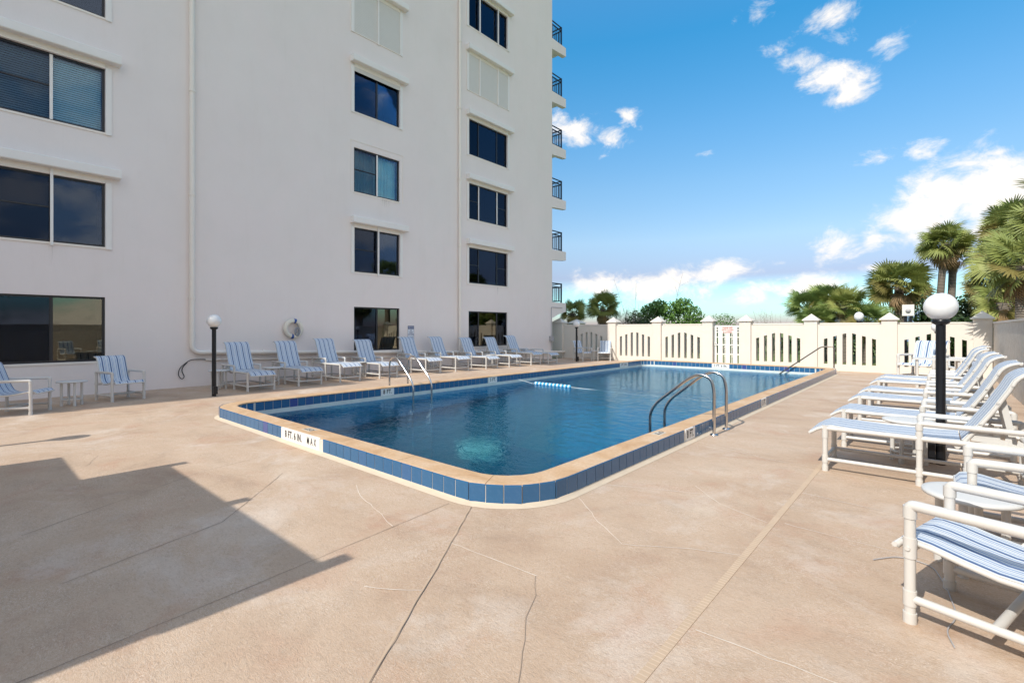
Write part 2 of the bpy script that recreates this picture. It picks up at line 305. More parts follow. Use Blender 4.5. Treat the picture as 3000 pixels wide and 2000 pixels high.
# ------------------------------------------------------------------ mesh builder
class MB:
    def __init__(s): s.v = []; s.f = []; s.sm = []; s.mi = []; s.cur = 0
    def face(s, idx, smooth=False): s.f.append(tuple(idx)); s.sm.append(smooth); s.mi.append(s.cur)
    def add(s, vs, fs, smooth=False):
        k = len(s.v); s.v += [tuple(p) for p in vs]
        for f in fs: s.face([i + k for i in f], smooth)
        return s
    def quad(s, a, b, c, d): return s.add([a, b, c, d], [(0, 1, 2, 3)])
    def box(s, lo, hi, M_=None):
        x0, y0, z0 = lo; x1, y1, z1 = hi
        vs = [(x0, y0, z0), (x1, y0, z0), (x1, y1, z0), (x0, y1, z0), (x0, y0, z1), (x1, y0, z1), (x1, y1, z1), (x0, y1, z1)]
        if M_: vs = [M_ @ Vector(p) for p in vs]
        return s.add(vs, [(0, 3, 2, 1), (4, 5, 6, 7), (0, 1, 5, 4), (1, 2, 6, 5), (2, 3, 7, 6), (3, 0, 4, 7)])
    def tube(s, pts, r, n=8, caps=True, smooth=True):
        pts = [Vector(p) for p in pts]; rs = r if isinstance(r, (list, tuple)) else [r] * len(pts)
        k = len(s.v); nrm = None
        for i, p in enumerate(pts):
            t = (pts[min(i + 1, len(pts) - 1)] - pts[max(i - 1, 0)]).normalized()
            if nrm is None:
                nrm = t.orthogonal().normalized()
                if abs(t.z) < .99: nrm = t.cross(Vector((0, 0, 1))).normalized()
            else:
                nrm = (nrm - t * nrm.dot(t))
                nrm = nrm.normalized() if nrm.length > 1e-6 else t.orthogonal().normalized()
            b = t.cross(nrm)
            for j in range(n):
                a = 2 * PI * j / n; s.v.append(tuple(p + (nrm * math.cos(a) + b * math.sin(a)) * rs[i]))
        for i in range(len(pts) - 1):
            for j in range(n):
                a = k + i * n + j; b_ = k + i * n + (j + 1) % n; s.face((a, b_, b_ + n, a + n), smooth)
        if caps:
            e = k + (len(pts) - 1) * n; a = s.v[k:k + n]; b = s.v[e:e + n]
            s.add(a, [tuple(range(n))[::-1]]); s.add(b, [tuple(range(n))])
        return s
    def lathe(s, prof, n=20, c=(0, 0, 0), smooth=True):       # prof: (r, z)
        k = len(s.v)
        for r, z in prof:
            for j in range(n):
                a = 2 * PI * j / n; s.v.append((c[0] + r * math.cos(a), c[1] + r * math.sin(a), c[2] + z))
        for i in range(len(prof) - 1):
            for j in range(n):
                a = k + i * n + j; b = k + i * n + (j + 1) % n; s.face((a, b, b + n, a + n), smooth)
        e = k + (len(prof) - 1) * n; a = s.v[k:k + n]; b = s.v[e:e + n]
        if prof[0][0] > 1e-4: s.add(a, [tuple(range(n))[::-1]])
        if prof[-1][0] > 1e-4: s.add(b, [tuple(range(n))])
        return s
    def strip(s, path, y0, y1, th):                            # a sheet: path of (x,z), extruded in y with thickness
        k = len(s.v); P = [Vector((a, 0, b)) for a, b in path]; n = len(P)
        for i, p in enumerate(P):
            t = (P[min(i + 1, n - 1)] - P[max(i - 1, 0)]).normalized(); nr = Vector((-t.z, 0, t.x)) * th / 2
            for y in (y0, y1):
                for sg in (1, -1): q = p + nr * sg; s.v.append((q.x, y, q.z))
        V = s.v[k:k + 4 * n]; del s.v[k:]
        for c0, c1 in ((0, 2), (1, 3)):
            s.add([V[4 * i + c] for i in range(n) for c in (c0, c1)], [(2 * i, 2 * i + 1, 2 * i + 3, 2 * i + 2) for i in range(n - 1)], True)
        for c0, c1 in ((0, 1), (2, 3)):
            s.add([V[4 * i + c] for i in range(n) for c in (c0, c1)], [(2 * i, 2 * i + 1, 2 * i + 3, 2 * i + 2) for i in range(n - 1)])
        for i in (0, n - 1): s.add([V[4 * i + c] for c in (0, 1, 3, 2)], [(0, 1, 2, 3)])
        return s
    def prism(s, poly, h0, h1, axis='z'):
        n = len(poly); k = len(s.v)
        for h in (h0, h1):
            for a, b in poly: s.v.append({'z': (a, b, h), 'y': (a, h, b), 'x': (h, a, b)}[axis])
        s.face([k + i for i in range(n)][::-1]); s.face([k + n + i for i in range(n)])
        for i in range(n): j = (i + 1) % n; s.face((k + i, k + j, k + n + j, k + n + i))
        return s
    def mesh(s, name, mats):
        me = bpy.data.meshes.new(name); me.from_pydata(s.v, [], s.f)
        for mm in (mats if isinstance(mats, (list, tuple)) else [mats]): me.materials.append(mm)
        me.polygons.foreach_set('use_smooth', s.sm); me.polygons.foreach_set('material_index', s.mi)
        bm = bmesh.new(); bm.from_mesh(me); bmesh.ops.recalc_face_normals(bm, faces=bm.faces); bm.to_mesh(me); bm.free()
        me.update(); return me
    def build(s, name, mats, parent=None, loc=(0, 0, 0), rot=(0, 0, 0)):
        return put(name, s.mesh(name, mats), parent, loc, rot)
def put(name, me, parent=None, loc=(0, 0, 0), rot=(0, 0, 0)):
    o = bpy.data.objects.new(name, me); col.objects.link(o); o.location = loc; o.rotation_euler = rot
    if parent: o.parent = parent
    return o
def tag(o, label=None, cat=None, group=None, kind=None):
    for k, v in (('label', label), ('category', cat), ('group', group), ('kind', kind)):
        if v: o[k] = v
    return o
def empty(name, label, cat, loc=(0, 0, 0), rz=0, group=None):
    o = bpy.data.objects.new(name, None); o.empty_display_size = .2; col.objects.link(o); o.location = loc; o.rotation_euler = (0, 0, rz)
    return tag(o, label, cat, group)
def copy_tree(o, parent=None):
    c = o.copy(); col.objects.link(c)
    if parent: c.parent = parent
    for ch in list(o.children): copy_tree(ch, c)
    return c
def place(proto, used, loc, rz, label, group=None):
    o = proto if not used else copy_tree(proto)
    used.append(o); o.location = loc; o.rotation_euler = (0, 0, rz); o['label'] = label
    if group: o['group'] = group
    return o
def text(name, body, size, mat, parent, mtx, ext=.0015, sx=1.0, bold=0.0, align='CENTER', track=1.0):
    cu = bpy.data.curves.new(name, 'FONT'); cu.body = body; cu.size = size; cu.extrude = ext; cu.offset = bold; cu.align_x = align; cu.align_y = 'CENTER'; cu.space_character = track
    cu.resolution_u = 3
    t = bpy.data.objects.new(name, cu); col.objects.link(t)
    me = bpy.data.meshes.new_from_object(t.evaluated_get(bpy.context.evaluated_depsgraph_get()))
    bpy.data.objects.remove(t); bpy.data.curves.remove(cu)
    me.transform(mtx @ Matrix.Diagonal((sx, 1, 1, 1))); me.materials.clear(); me.materials.append(mat)
    return put(name, me, parent)
def frame_mtx(loc, right, up):
    r = Vector(right).normalized(); u = Vector(up).normalized(); n = r.cross(u)
    return Matrix.Translation(loc) @ Matrix((r, u, n)).transposed().to_4x4()
def arc(c, a0, a1, r, n, f):
    return [f(c[0] + r * math.cos(a0 + (a1 - a0) * i / n), c[1] + r * math.sin(a0 + (a1 - a0) * i / n)) for i in range(n + 1)]
def fillet(pts, r, n=5):
    P = [Vector(p) for p in pts]; out = [P[0]]
    for i in range(1, len(P) - 1):
        a = (P[i - 1] - P[i]); b = (P[i + 1] - P[i]); d = min(r, a.length * .49, b.length * .49)
        p0 = P[i] + a.normalized() * d; p2 = P[i] + b.normalized() * d
        for k in range(n + 1):
            t = k / n; out.append(p0 * (1 - t) ** 2 + P[i] * 2 * t * (1 - t) + p2 * t * t)
    out.append(P[-1]); return out

# ------------------------------------------------------------------ plan dimensions
PX0, PX1, PY0, PY1 = -9.33, -2.40, 2.80, 18.95       # outside of the pool curb
IX0, IX1, IY0, IY1 = -9.05, -2.68, 3.07, 18.66       # inside edge of the coping
RO, RI, TOP, WZ = .69, .42, .175, -.08
WX = 1.24                                            # right hand wall
FY = 20.05                                           # face of the far wall
BX, BY = -14.1, 19.1                                 # facade plane, building corner
def rrect(x0, x1, y0, y1, r, n=10):
    P = []
    for cx, cy, a in ((x1 - r, y0 + r, -PI / 2), (x1 - r, y1 - r, 0), (x0 + r, y1 - r, PI / 2), (x0 + r, y0 + r, PI)):
        P += [(cx + r * math.cos(a + PI / 2 * i / n), cy + r * math.sin(a + PI / 2 * i / n)) for i in range(n + 1)]
    return P
def ring_fill(outer, inner, z):
    bm = bmesh.new(); E_ = []
    for loop in (outer, inner):
        vs = [bm.verts.new((x, y, z)) for x, y in loop]
        for i in range(len(vs)): E_.append(bm.edges.new((vs[i], vs[(i + 1) % len(vs)])))
    bmesh.ops.triangle_fill(bm, use_beauty=True, use_dissolve=False, edges=E_, normal=(0, 0, 1))
    for f in bm.faces:
        if f.normal.z < 0: f.normal_flip()
    return bm
# ------------------------------------------------------------------ ground, deck
bm = ring_fill([(-14.1, -9), (WX, -9), (WX, FY + .05), (-14.1, FY + .05)], rrect(PX0 + .06, PX1 - .06, PY0 + .06, PY1 - .06, RO), 0)
me = bpy.data.meshes.new('deck'); bm.to_mesh(me); bm.free(); me.materials.append(M['deck'])
deck = tag(put('deck', me), kind='structure')
g = MB(); B_ = 900
for x0, x1, y0, y1 in ((-B_, B_, FY + .05, B_), (-B_, B_, -B_, -9), (-B_, -14.1, -9, FY + .05), (WX, B_, -9, FY + .05)):
    g.quad((x0, y0, -.02), (x1, y0, -.02), (x1, y1, -.02), (x0, y1, -.02))
tag(g.build('lawn', M['lawn']), kind='structure')
def ribbon(name, pts, w, mat, z=.003, jit=.0):
    P = []
    for i in range(len(pts) - 1):
        a, b = Vector(pts[i]), Vector(pts[i + 1]); n = max(2, int((b - a).length / .08)) if jit else 2
        for k in range(n): P.append(a.lerp(b, k / n))
    P.append(Vector(pts[-1]))
    if jit: P = [p + Vector((random.uniform(-jit, jit), random.uniform(-jit, jit))) for p in P]
    mb = MB(); k = 0
    for i, p in enumerate(P):
        t = (P[min(i + 1, len(P) - 1)] - P[max(i - 1, 0)]).normalized(); q = Vector((-t.y, t.x)) * w / 2 * (random.uniform(.6, 1.3) if jit else 1)
        mb.v += [(p.x + q.x, p.y + q.y, z), (p.x - q.x, p.y - q.y, z)]
        if i: mb.face((2 * i - 2, 2 * i - 1, 2 * i + 1, 2 * i))
    return mb.build(name, mat, deck)
DK, PL = M['joint'], M['joint_pale']
ribbon('joint', [(-2.86, 2.76), (-2.29, 1.92), (-2.007, 1.492), (-1.757, 1.111), (-.6, -.6)], .014, M['drain'], .003, .001)
ribbon('joint', [(-2.85, 2.76), (-2.283, 1.92), (-2.0, 1.492), (-1.745, 1.111), (-.59, -.6)], .0042, M['crack_dark'], .006, .003)
ribbon('joint', [(-2.83, .1), (-2.9, 1.0), (-2.96, 1.67), (-3.05, 2.70)], .0036, DK, .003, .003)
ribbon('joint', [(-4.83, .3), (-5.22, .969), (-5.613, 1.625), (-5.869, 2.72)], .0036, DK, .003, .003)
ribbon('joint', [(-3.75, .4), (-4.037, 1.315), (-4.947, 2.165)], .004, DK, .003, .004)
ribbon('joint', [(-9.95, .2), (-9.6, 1.2), (-9.33, 1.577), (-8.93, 2.6)], .0036, DK, .003, .004)
ribbon('joint', [(-10.6, 1.9), (-10.59, 2.379), (-10.47, 3.345), (-10.3, 6)], .0036, DK, .003, .003)
for pts in ([(-2.467, 2.21), (-2.097, 2.225), (-1.771, 2.241)], [(-2.318, 3.522), (-1.919, 3.182), (-1.594, 2.95), (-1.228, 3.185), (-.95, 3.31)],
            [(-1.68, 4.49), (-1.351, 4.161), (-.958, 3.995)], [(-.86, 4.06), (-.432, 4.033), (.9, 3.97)], [(-.88, 2.34), (-.32, 2.374), (.9, 2.3)],
            [(-2.33, 3.978), (-1.853, 4.192), (-1.566, 4.312)], [(-4.052, 2.441), (-3.773, 2.315), (-3.525, 2.253), (-3.274, 2.19), (-3.015, 2.11)],
            [(-2.43, 1.51), (-2.276, 1.603), (-2.149, 1.70)], [(-.88, 4.92), (-.15, 4.83), (1.1, 4.7)], [(-.88, 5.85), (.0, 5.67)], [(-2.39, 6.3), (-1.4, 5.95), (-.96, 5.9)]):
    ribbon('crack', pts, .0055, PL, .003, .006)
for pts in ([(-1.771, 2.241), (-1.645, 2.073), (-1.554, 1.888), (-1.291, 1.519), (-1.1, 1.2)], [(-7.227, 1.072), (-6.779, .915), (-6.462, .64)], 
            [(-6.5, 1.6), (-6.35, 1.3), (-6.2, .9)], [(-7.9, 2.2), (-7.7, 1.9), (-7.72, 1.6)]):
    ribbon('crack', pts, .0035, M['crack_dark'], .003, .006)
dr = empty('deck_drain', 'narrow slotted plastic drain set across the tan deck beside the loungers', 'drain', (-.925, 0, 0))
MB().box((-.022, -1, -.02), (.022, FY - .1, .003)).build('channel', M['drain'], dr)
mb = MB(); y = .6
while y < 16: mb.box((-.021, y, 0), (.021, y + .005, .0036)); y += .030
tag(mb.build('slot', M['drain_dark'], dr), kind='stuff')

# ------------------------------------------------------------------ pool
pool = empty('swimming_pool', 'long swimming pool with raised curb of blue tiles and sandy coping', 'pool', (-5.87, 10.9, 0)); pool.location = (0, 0, 0)
out = rrect(PX0, PX1, PY0, PY1, RO); inn = rrect(IX0, IX1, IY0, IY1, RI)
tile_t = .0045
core_o = rrect(PX0 + tile_t, PX1 - tile_t, PY0 + tile_t, PY1 - tile_t, RO - tile_t); core_i = rrect(IX0 - tile_t - .01, IX1 + tile_t + .01, IY0 - tile_t - .01, IY1 + tile_t + .01, RI + tile_t + .01)
cove = rrect(PX0 - .065, PX1 + .065, PY0 - .065, PY1 + .065, RO + .065); cove2 = rrect(PX0 - .02, PX1 + .02, PY0 - .02, PY1 + .02, RO + .02)
mb = MB(); n = len(out)
def skin(mb, loops, smooth=False):
    k = len(mb.v)
    for lp, z in loops: mb.v += [(x, y, z) for x, y in lp]
    for i in range(len(loops) - 1):
        for j in range(n): a = k + i * n + j; b = k + i * n + (j + 1) % n; mb.face((a, b, b + n, a + n), smooth)
    return mb
skin(mb, [(cove, .002), (cove2, .013), (rrect(PX0, PX1, PY0, PY1, RO), .024), (core_o, .026), (core_o, TOP - .014), (core_i, TOP - .014), (core_i, -.01)])
nb = 2 * len(out)
for i in range(nb): mb.mi[i] = 1
mb.build('curb', [M['grout'], M['cove']], pool)
# coping slabs
def sub_path(outer_fn, inner_fn, m):                                # matching points along both loops
    return [outer_fn(i / m) for i in range(m)], [inner_fn(i / m) for i in range(m)]
def piece_ring(lo, li, i0, i1, f0, f1, z0, z1):
    pass
def arclen(P):
    L = [0]
    for i in range(len(P)): L.append(L[-1] + (Vector(P[(i + 1) % len(P)]) - Vector(P[i])).length)
    return L
Lo = arclen(out)
def at_len(P, L, s):
    s %= L[-1]
    for i in range(len(P)):
        if L[i + 1] >= s:
            t = (s - L[i]) / max(1e-9, L[i + 1] - L[i]); a = Vector(P[i]); b = Vector(P[(i + 1) % len(P)]); return a.lerp(b, t), (b - a).normalized(), i + t
co = rrect(PX0 + .012, PX1 - .012, PY0 + .012, PY1 - .012, RO - .012)
def loop_at(P, it):
    i = int(it); t = it - i; return Vector(P[i % n]).lerp(Vector(P[(i + 1) % n]), t)
s = 0.3; tot = Lo[-1]; k_sl = int(tot / 1.15); pitch = tot / k_sl
for q in range(k_sl):
    a, b = .3 + q * pitch + .003, .3 + (q + 1) * pitch - .003
    ss = [a + (b - a) * i / 6 for i in range(7)]
    mb = MB(); k = 0
    for s_ in ss:
        it = at_len(out, Lo, s_)[2]; o_, i_ = loop_at(co, it), loop_at(inn, it); d = (i_ - o_).normalized()
        prof = [(o_, TOP - .02), (o_, TOP - .004), (o_ + d * .008, TOP), (i_ - d * .02, TOP), (i_ - d * .006, TOP - .006), (i_, TOP - .02), (i_ - d * .004, TOP - .026)]
        mb.v += [(p.x, p.y, z) for p, z in prof]
    for i in range(6):
        for j in range(7): a_ = i * 7 + j; b_ = i * 7 + (j + 1) % 7; mb.face((a_, b_, b_ + 7, a_ + 7))
    mb.face(range(7)); mb.face([42 + j for j in range(7)])
    mb.build('coping_slab', M['coping'], pool)
# tiles: one shared mesh for each face of the curb
def tile_mesh(w, z0, z1, bull):
    mb = MB(); t = tile_t; c = .003
    prof = [(-.004, z0), (t, z0), (t, z1 - (.010 if bull else .002)), (t - .002, z1 - .003), (t - .0045, z1), (-.004, z1)]    # (outward, z)
    mb.v += [(-w / 2, a, b) for a, b in prof] + [(w / 2, a, b) for a, b in prof]; m_ = len(prof)
    mb.face(range(m_)); mb.face([m_ + i for i in range(m_)])
    for i in range(m_): j = (i + 1) % m_; mb.face((i, j, m_ + j, m_ + i))
    return mb.mesh('tile', M['tile'])
TP = .1515
tm_out = tile_mesh(TP - .008, .022, TOP - .002, True); tm_in = tile_mesh(TP - .008, -.002, TOP - .028, False)
def lay(P, me, side, skips, seen, offs=0):
    L = arclen(P); N_ = round(L[-1] / TP); rest = MB()
    for q in range(N_):
        p, t, _ = at_len(P, L, (q + .5) * L[-1] / N_ + offs)
        if any(a <= p.x <= b and c <= p.y <= d for a, b, c, d in skips): continue
        nr = Vector((t.y, -t.x)) * side; ang = math.atan2(nr.y, nr.x) - PI / 2
        if seen(p):
            put('tile', me, pool, (p.x, p.y, random.uniform(-.0008, .0008)), (0, 0, ang + random.uniform(-.006, .006)))
        else:
            mt = Matrix.Translation((p.x, p.y, 0)) @ Matrix.Rotation(ang, 4, 'Z')
            rest.add([mt @ vv.co for vv in me.vertices], [tuple(pp.vertices) for pp in me.polygons])
    if rest.v: tag(rest.build('tile_band', M['tile'], pool), kind='stuff')
lay(core_o, tm_out, 1, [(-6.45, -5.43, 2.7, 3.0), (-2.5, -2.3, 6.08, 6.41), (-2.5, -2.3, 9.62, 9.97)], lambda p: p.y < 3.3 and p.x > -9.1 or p.x > -2.6 and p.y < 18.5)
lay(core_i, tm_in, -1, [(-9.2, -8.95, 6.05, 6.40), (-9.2, -8.95, 9.41, 9.75), (-9.2, -8.95, 16.58, 17.22), (-6.36, -5.73, 18.5, 18.8)], lambda p: p.x < -8.6 or p.y > 18.4)
def marker(body, loc, right, w, z0, z1, size, sx, extra=None, bold=.0):
    r = Vector(right).normalized(); nr = r.cross(Vector((0, 0, 1))); c = Vector(loc)
    mb = MB(); mt = frame_mtx((c.x, c.y, 0), r, (0, 0, 1))                       # local x right, y up, z out
    mb.add([mt @ Vector(p) for p in [(-w / 2, z0, -.012), (w / 2, z0, -.012), (w / 2, z1, -.012), (-w / 2, z1, -.012), (-w / 2, z0, 0), (w / 2, z0, 0), (w / 2, z1 - .003, 0), (-w / 2, z1 - .003, 0)]],
           [(0, 3, 2, 1), (4, 5, 6, 7), (0, 1, 5, 4), (1, 2, 6, 5), (2, 3, 7, 6), (3, 0, 4, 7)])
    o = mb.build('depth_marker', M['marker'], pool)
    for b_, dx, s_, sx_, bo in ([(body, 0, size, sx, .003)] if extra is None else extra):
        text('lettering', b_, s_, M['ink'], o, frame_mtx(c + r * dx + nr * .0012 + Vector((0, 0, (z0 + z1) / 2)), r, (0, 0, 1)), .0008, sx_, bo, track=1.12)
    return o
marker('', (-5.94, PY0 - .002, 0), (1, 0, 0), 1.016, .022, TOP - .002, 0, 0, [('8 FT. 6 IN.', -.165, .125, .74, .0025), ('M A X', .31, .125, .62, .001)])
marker('8 FT.', (PX1 + .002, 6.245, 0), (0, 1, 0), .318, .022, TOP - .002, .135, .72)
marker('5 FT.', (PX1 + .002, 9.795, 0), (0, 1, 0), .33, .022, TOP - .002, .135, .72)
marker('8 FT.', (IX0 - .008, 6.225, 0), (0, 1, 0), .335, -.002, TOP - .028, .125, .78)
marker('5 FT.', (IX0 - .008, 9.58, 0), (0, 1, 0), .325, -.002, TOP - .028, .125, .78)
marker('3 FT. 6 IN.', (IX0 - .008, 16.9, 0), (0, 1, 0), .62, -.002, TOP - .028, .12, .78)
marker('3 FT. 6 IN.', (-6.045, IY1 + .008, 0), (1, 0, 0), .62, -.002, TOP - .028, .12, .78)
for c, rt, up in (((-5.98, 2.945), (1, 0, 0), (0, 1, 0)), ((-2.555, 5.65), (0, 1, 0), (-1, 0, 0))):
    mt = frame_mtx((*c, TOP), rt, up); mb = MB()
    mb.box((-.10, -.055, -.003), (.10, .055, .003), mt); o = mb.build('no_diving_plaque', M['plaque'], pool)
    text('lettering', 'NO\nDIVING', .042, M['ink'], o, mt @ Matrix.Translation((-.035, 0, .0035)), .0006, .8, .0)
    ringm = MB(); ringm.tube([mt @ Vector((.062 + .03 * math.cos(a * PI / 8), .03 * math.sin(a * PI / 8), .004)) for a in range(17)], .003, 5); ringm.build('symbol', M['ink'], o)
# shell
shell_top = rrect(IX0 - .012, IX1 + .012, IY0 - .012, IY1 + .012, RI + .012)
def floor_z(y): return -2.6 if y < 8 else -2.6 + (y - 8) / 4 * 1.15 if y < 12 else -1.45 + (y - 12) / 6.6 * .35
mb = MB(); k = len(mb.v)
mb.cur = 1; skin(mb, [(core_i, 0.0), (shell_top, -.012), (shell_top, -.10)]); mb.cur = 0
k = len(mb.v); sub = [-.10, -1.0]
mb.v += [(x, y, -.10) for x, y in shell_top] + [(x, y, floor_z(y)) for x, y in shell_top]
for j in range(n): a = k + j; b = k + (j + 1) % n; mb.face((a, b, b + n, a + n))
ys = [IY0 - .02, 8, 12, IY1 + .02]
for i in range(3):
    mb.quad((IX0 - .02, ys[i], floor_z(ys[i])), (IX1 + .02, ys[i], floor_z(ys[i])), (IX1 + .02, ys[i + 1], floor_z(ys[i + 1])), (IX0 - .02, ys[i + 1], floor_z(ys[i + 1])))
mb.build('pool_shell', [M['plaster'], M['waterline']], pool)
MB().lathe([(.0, .05), (.36, .045), (.42, .03), (.44, 0)][::-1], 24, (-6.5, 6.5, -2.6)).build('glow_disc', M['glow_disc'], pool)  # pale disc put in for the sunlit glow on the deep floor
# water: closed body
wb = rrect(IX0 - .008, IX1 + .008, IY0 - .008, IY1 + .008, RI + .008); mb = MB()
mb.v += [(x, y, WZ) for x, y in wb] + [(x, y, floor_z(y) + .006) for x, y in wb]
mb.face(range(n)); mb.face([n + j for j in range(n)][::-1])
for j in range(n): mb.face((j, (j + 1) % n, n + (j + 1) % n, n + j))
mb.f.pop(1 + 0) if False else None
wo_ = MB()
# top, sides and three-piece bottom so that the body stays closed over the sloped floor
me = mb.mesh('water', M['water'])
tag(put('water', me), kind='structure')

# ------------------------------------------------------------------ pool hardware
def ladder(label, xs, ys, xw, zb, sgn):
    # xs: post on the deck, xw: where the rail enters the water, zb: base height
    t = empty('pool_ladder', label, 'pool ladder', (0, 0, 0), 0, 'steel ladders at the deep end of the pool')
    for y in ys:
        d = 1 if xw > xs else -1; ap = xs + d * .22
        pts = [(xs, y, zb), (xs, y, .70), ]
        pts += [(xs + d * (.17 - .17 * math.cos(a)), y, .66 + .155 * math.sin(a)) for a in [PI * .25, PI * .45, PI * .6]]
        pts = fillet([(xs, y, zb), (xs, y, .62), (xs + d * .045, y, .78), (xs + d * .20, y, .825), (xs + d * .36, y, .745), (xw - d * .10, y, .36), (xw, y, .20), (xw, y, -1.5)], .14, 6)
        MB().tube(pts, .021, 12).build('rail', M['steel'], t)
        MB().lathe([(.058, 0), (.058, .008), (.04, .02), (.026, .024)], 16, (xs, y, zb)).build('flange', M['steel'], t)
    for z in (-.35, -.65, -.95, -1.25): MB().box((xw - .05, ys[0], z - .012), (xw + .05, ys[1], z + .012)).build('step', M['steel'], t)
    return t
ladder('steel pool ladder with two tall grab rails beside the right curb', -2.29, (6.81, 7.32), -3.22, 0, -1)
ladder('steel pool ladder with two grab rails in front of the lounger row by the building', -9.43, (6.53, 7.04), -8.55, 0.0, 1)
t = empty('handrail', 'slim bronze-steel handrail sloping into the shallow end at the far corner', 'handrail')
MB().tube(fillet([(-2.49, 18.55, TOP), (-2.47, 18.55, .87), (-2.83, 18.55, .87), (-4.15, 18.55, -.16), (-4.25, 18.55, -1.1)], .09, 5), .02, 10).build('rail', simple('bronze_steel', (.20, .17, .15), .3, .8), t)
MB().lathe([(.05, 0), (.05, .01), (.03, .02)], 14, (-2.49, 18.55, TOP)).build('flange', M['steel'], t)
t = empty('float_rope', 'short string of blue and white floats on a rope across the pool', 'float rope')
MB().tube([(IX0 + .0, 10.64, .0), (-8.5, 10.57, WZ + .012), (-7.1, 10.53, WZ + .012), (-5.9, 10.6, WZ - .02), (IX1, 10.64, WZ - .02)], .007, 6).build('rope', M['rope'], t)
for i in range(10):
    x = -8.345 + i * .1245; y = 10.57 - i * .0045
    o = MB().tube([(-.056, 0, 0), (-.052, 0, 0), (-.035, 0, 0), (.035, 0, 0), (.052, 0, 0), (.056, 0, 0)], [.02, .036, .046, .046, .036, .02], 12).build('float', M['float_blue'], t, (x, y, WZ + .022))
    MB().tube([(-.02, 0, 0), (.025, 0, 0)], .0475, 12).build('band', M['float_white'], o)

# ------------------------------------------------------------------ apartment building
bld = empty('apartment_building', 'tall cream stucco apartment block with bronze windows and roll shutters beside the pool', 'building')
ST = 2.575; ROOF = 19.4; YL = -13.8
def sill_z(k): return .73 if k == 0 else .71 + ST * k
WH = 1.43
COLS = {'L': (.45, 2.215), 'M': (8.42, 10.18), 'R': (13.5, 15.82), 'B': (-4.6, -2.8)}
rects = []
for cn, (a, b) in COLS.items():
    for k in range(7): rects.append((a, b, sill_z(k), sill_z(k) + WH))
ysp = sorted({YL, BY} | {v for r in rects for v in r[:2]}); zsp = sorted({0.0, ROOF} | {v for r in rects for v in r[2:]})
mb = MB(); D = .11
for i in range(len(ysp) - 1):
    for j in range(len(zsp) - 1):
        yc, zc = (ysp[i] + ysp[i + 1]) / 2, (zsp[j] + zsp[j + 1]) / 2
        if any(a < yc < b and c < zc < d for a, b, c, d in rects): continue
        mb.quad((BX, ysp[i], zsp[j]), (BX, ysp[i + 1], zsp[j]), (BX, ysp[i + 1], zsp[j + 1]), (BX, ysp[i], zsp[j + 1]))
for a, b, c, d in rects:
    mb.cur = 0; x0, x1 = BX, BX - .2
    for p, q in (((a, c), (b, c)), ((b, c), (b, d)), ((b, d), (a, d)), ((a, d), (a, c))): mb.quad((x0, *p), (x0, *q), (x1, *q), (x1, *p))
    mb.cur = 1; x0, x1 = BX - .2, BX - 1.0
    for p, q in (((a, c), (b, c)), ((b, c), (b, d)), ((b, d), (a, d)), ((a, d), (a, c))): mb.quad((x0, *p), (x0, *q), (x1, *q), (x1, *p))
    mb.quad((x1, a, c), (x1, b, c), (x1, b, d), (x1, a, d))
mb.cur = 0; W0 = BX - 13
mb.box((W0, -28, 0), (-12.65, YL - .003, ROOF)); mb.box((-12.64, -20, 0), (14, -9.6, 7.6)); mb.box((BX + .002, -4.2, 18.3), (-12.6, 1.6, ROOF))  # unseen wing, rear block and roof slab, added to shade the deck
mb.quad((BX, BY, 0), (W0, BY, 0), (W0, BY, ROOF), (BX, BY, ROOF)); mb.quad((BX, YL, 0), (W0, YL, 0), (W0, YL, ROOF), (BX, YL, ROOF))
mb.quad((W0, YL, 0), (W0, BY, 0), (W0, BY, ROOF), (W0, YL, ROOF)); mb.quad((BX, YL, ROOF), (W0, YL, ROOF), (W0, BY, ROOF), (BX, BY, ROOF))
mb.build('wall', [M['facade'], M['interior']], bld)
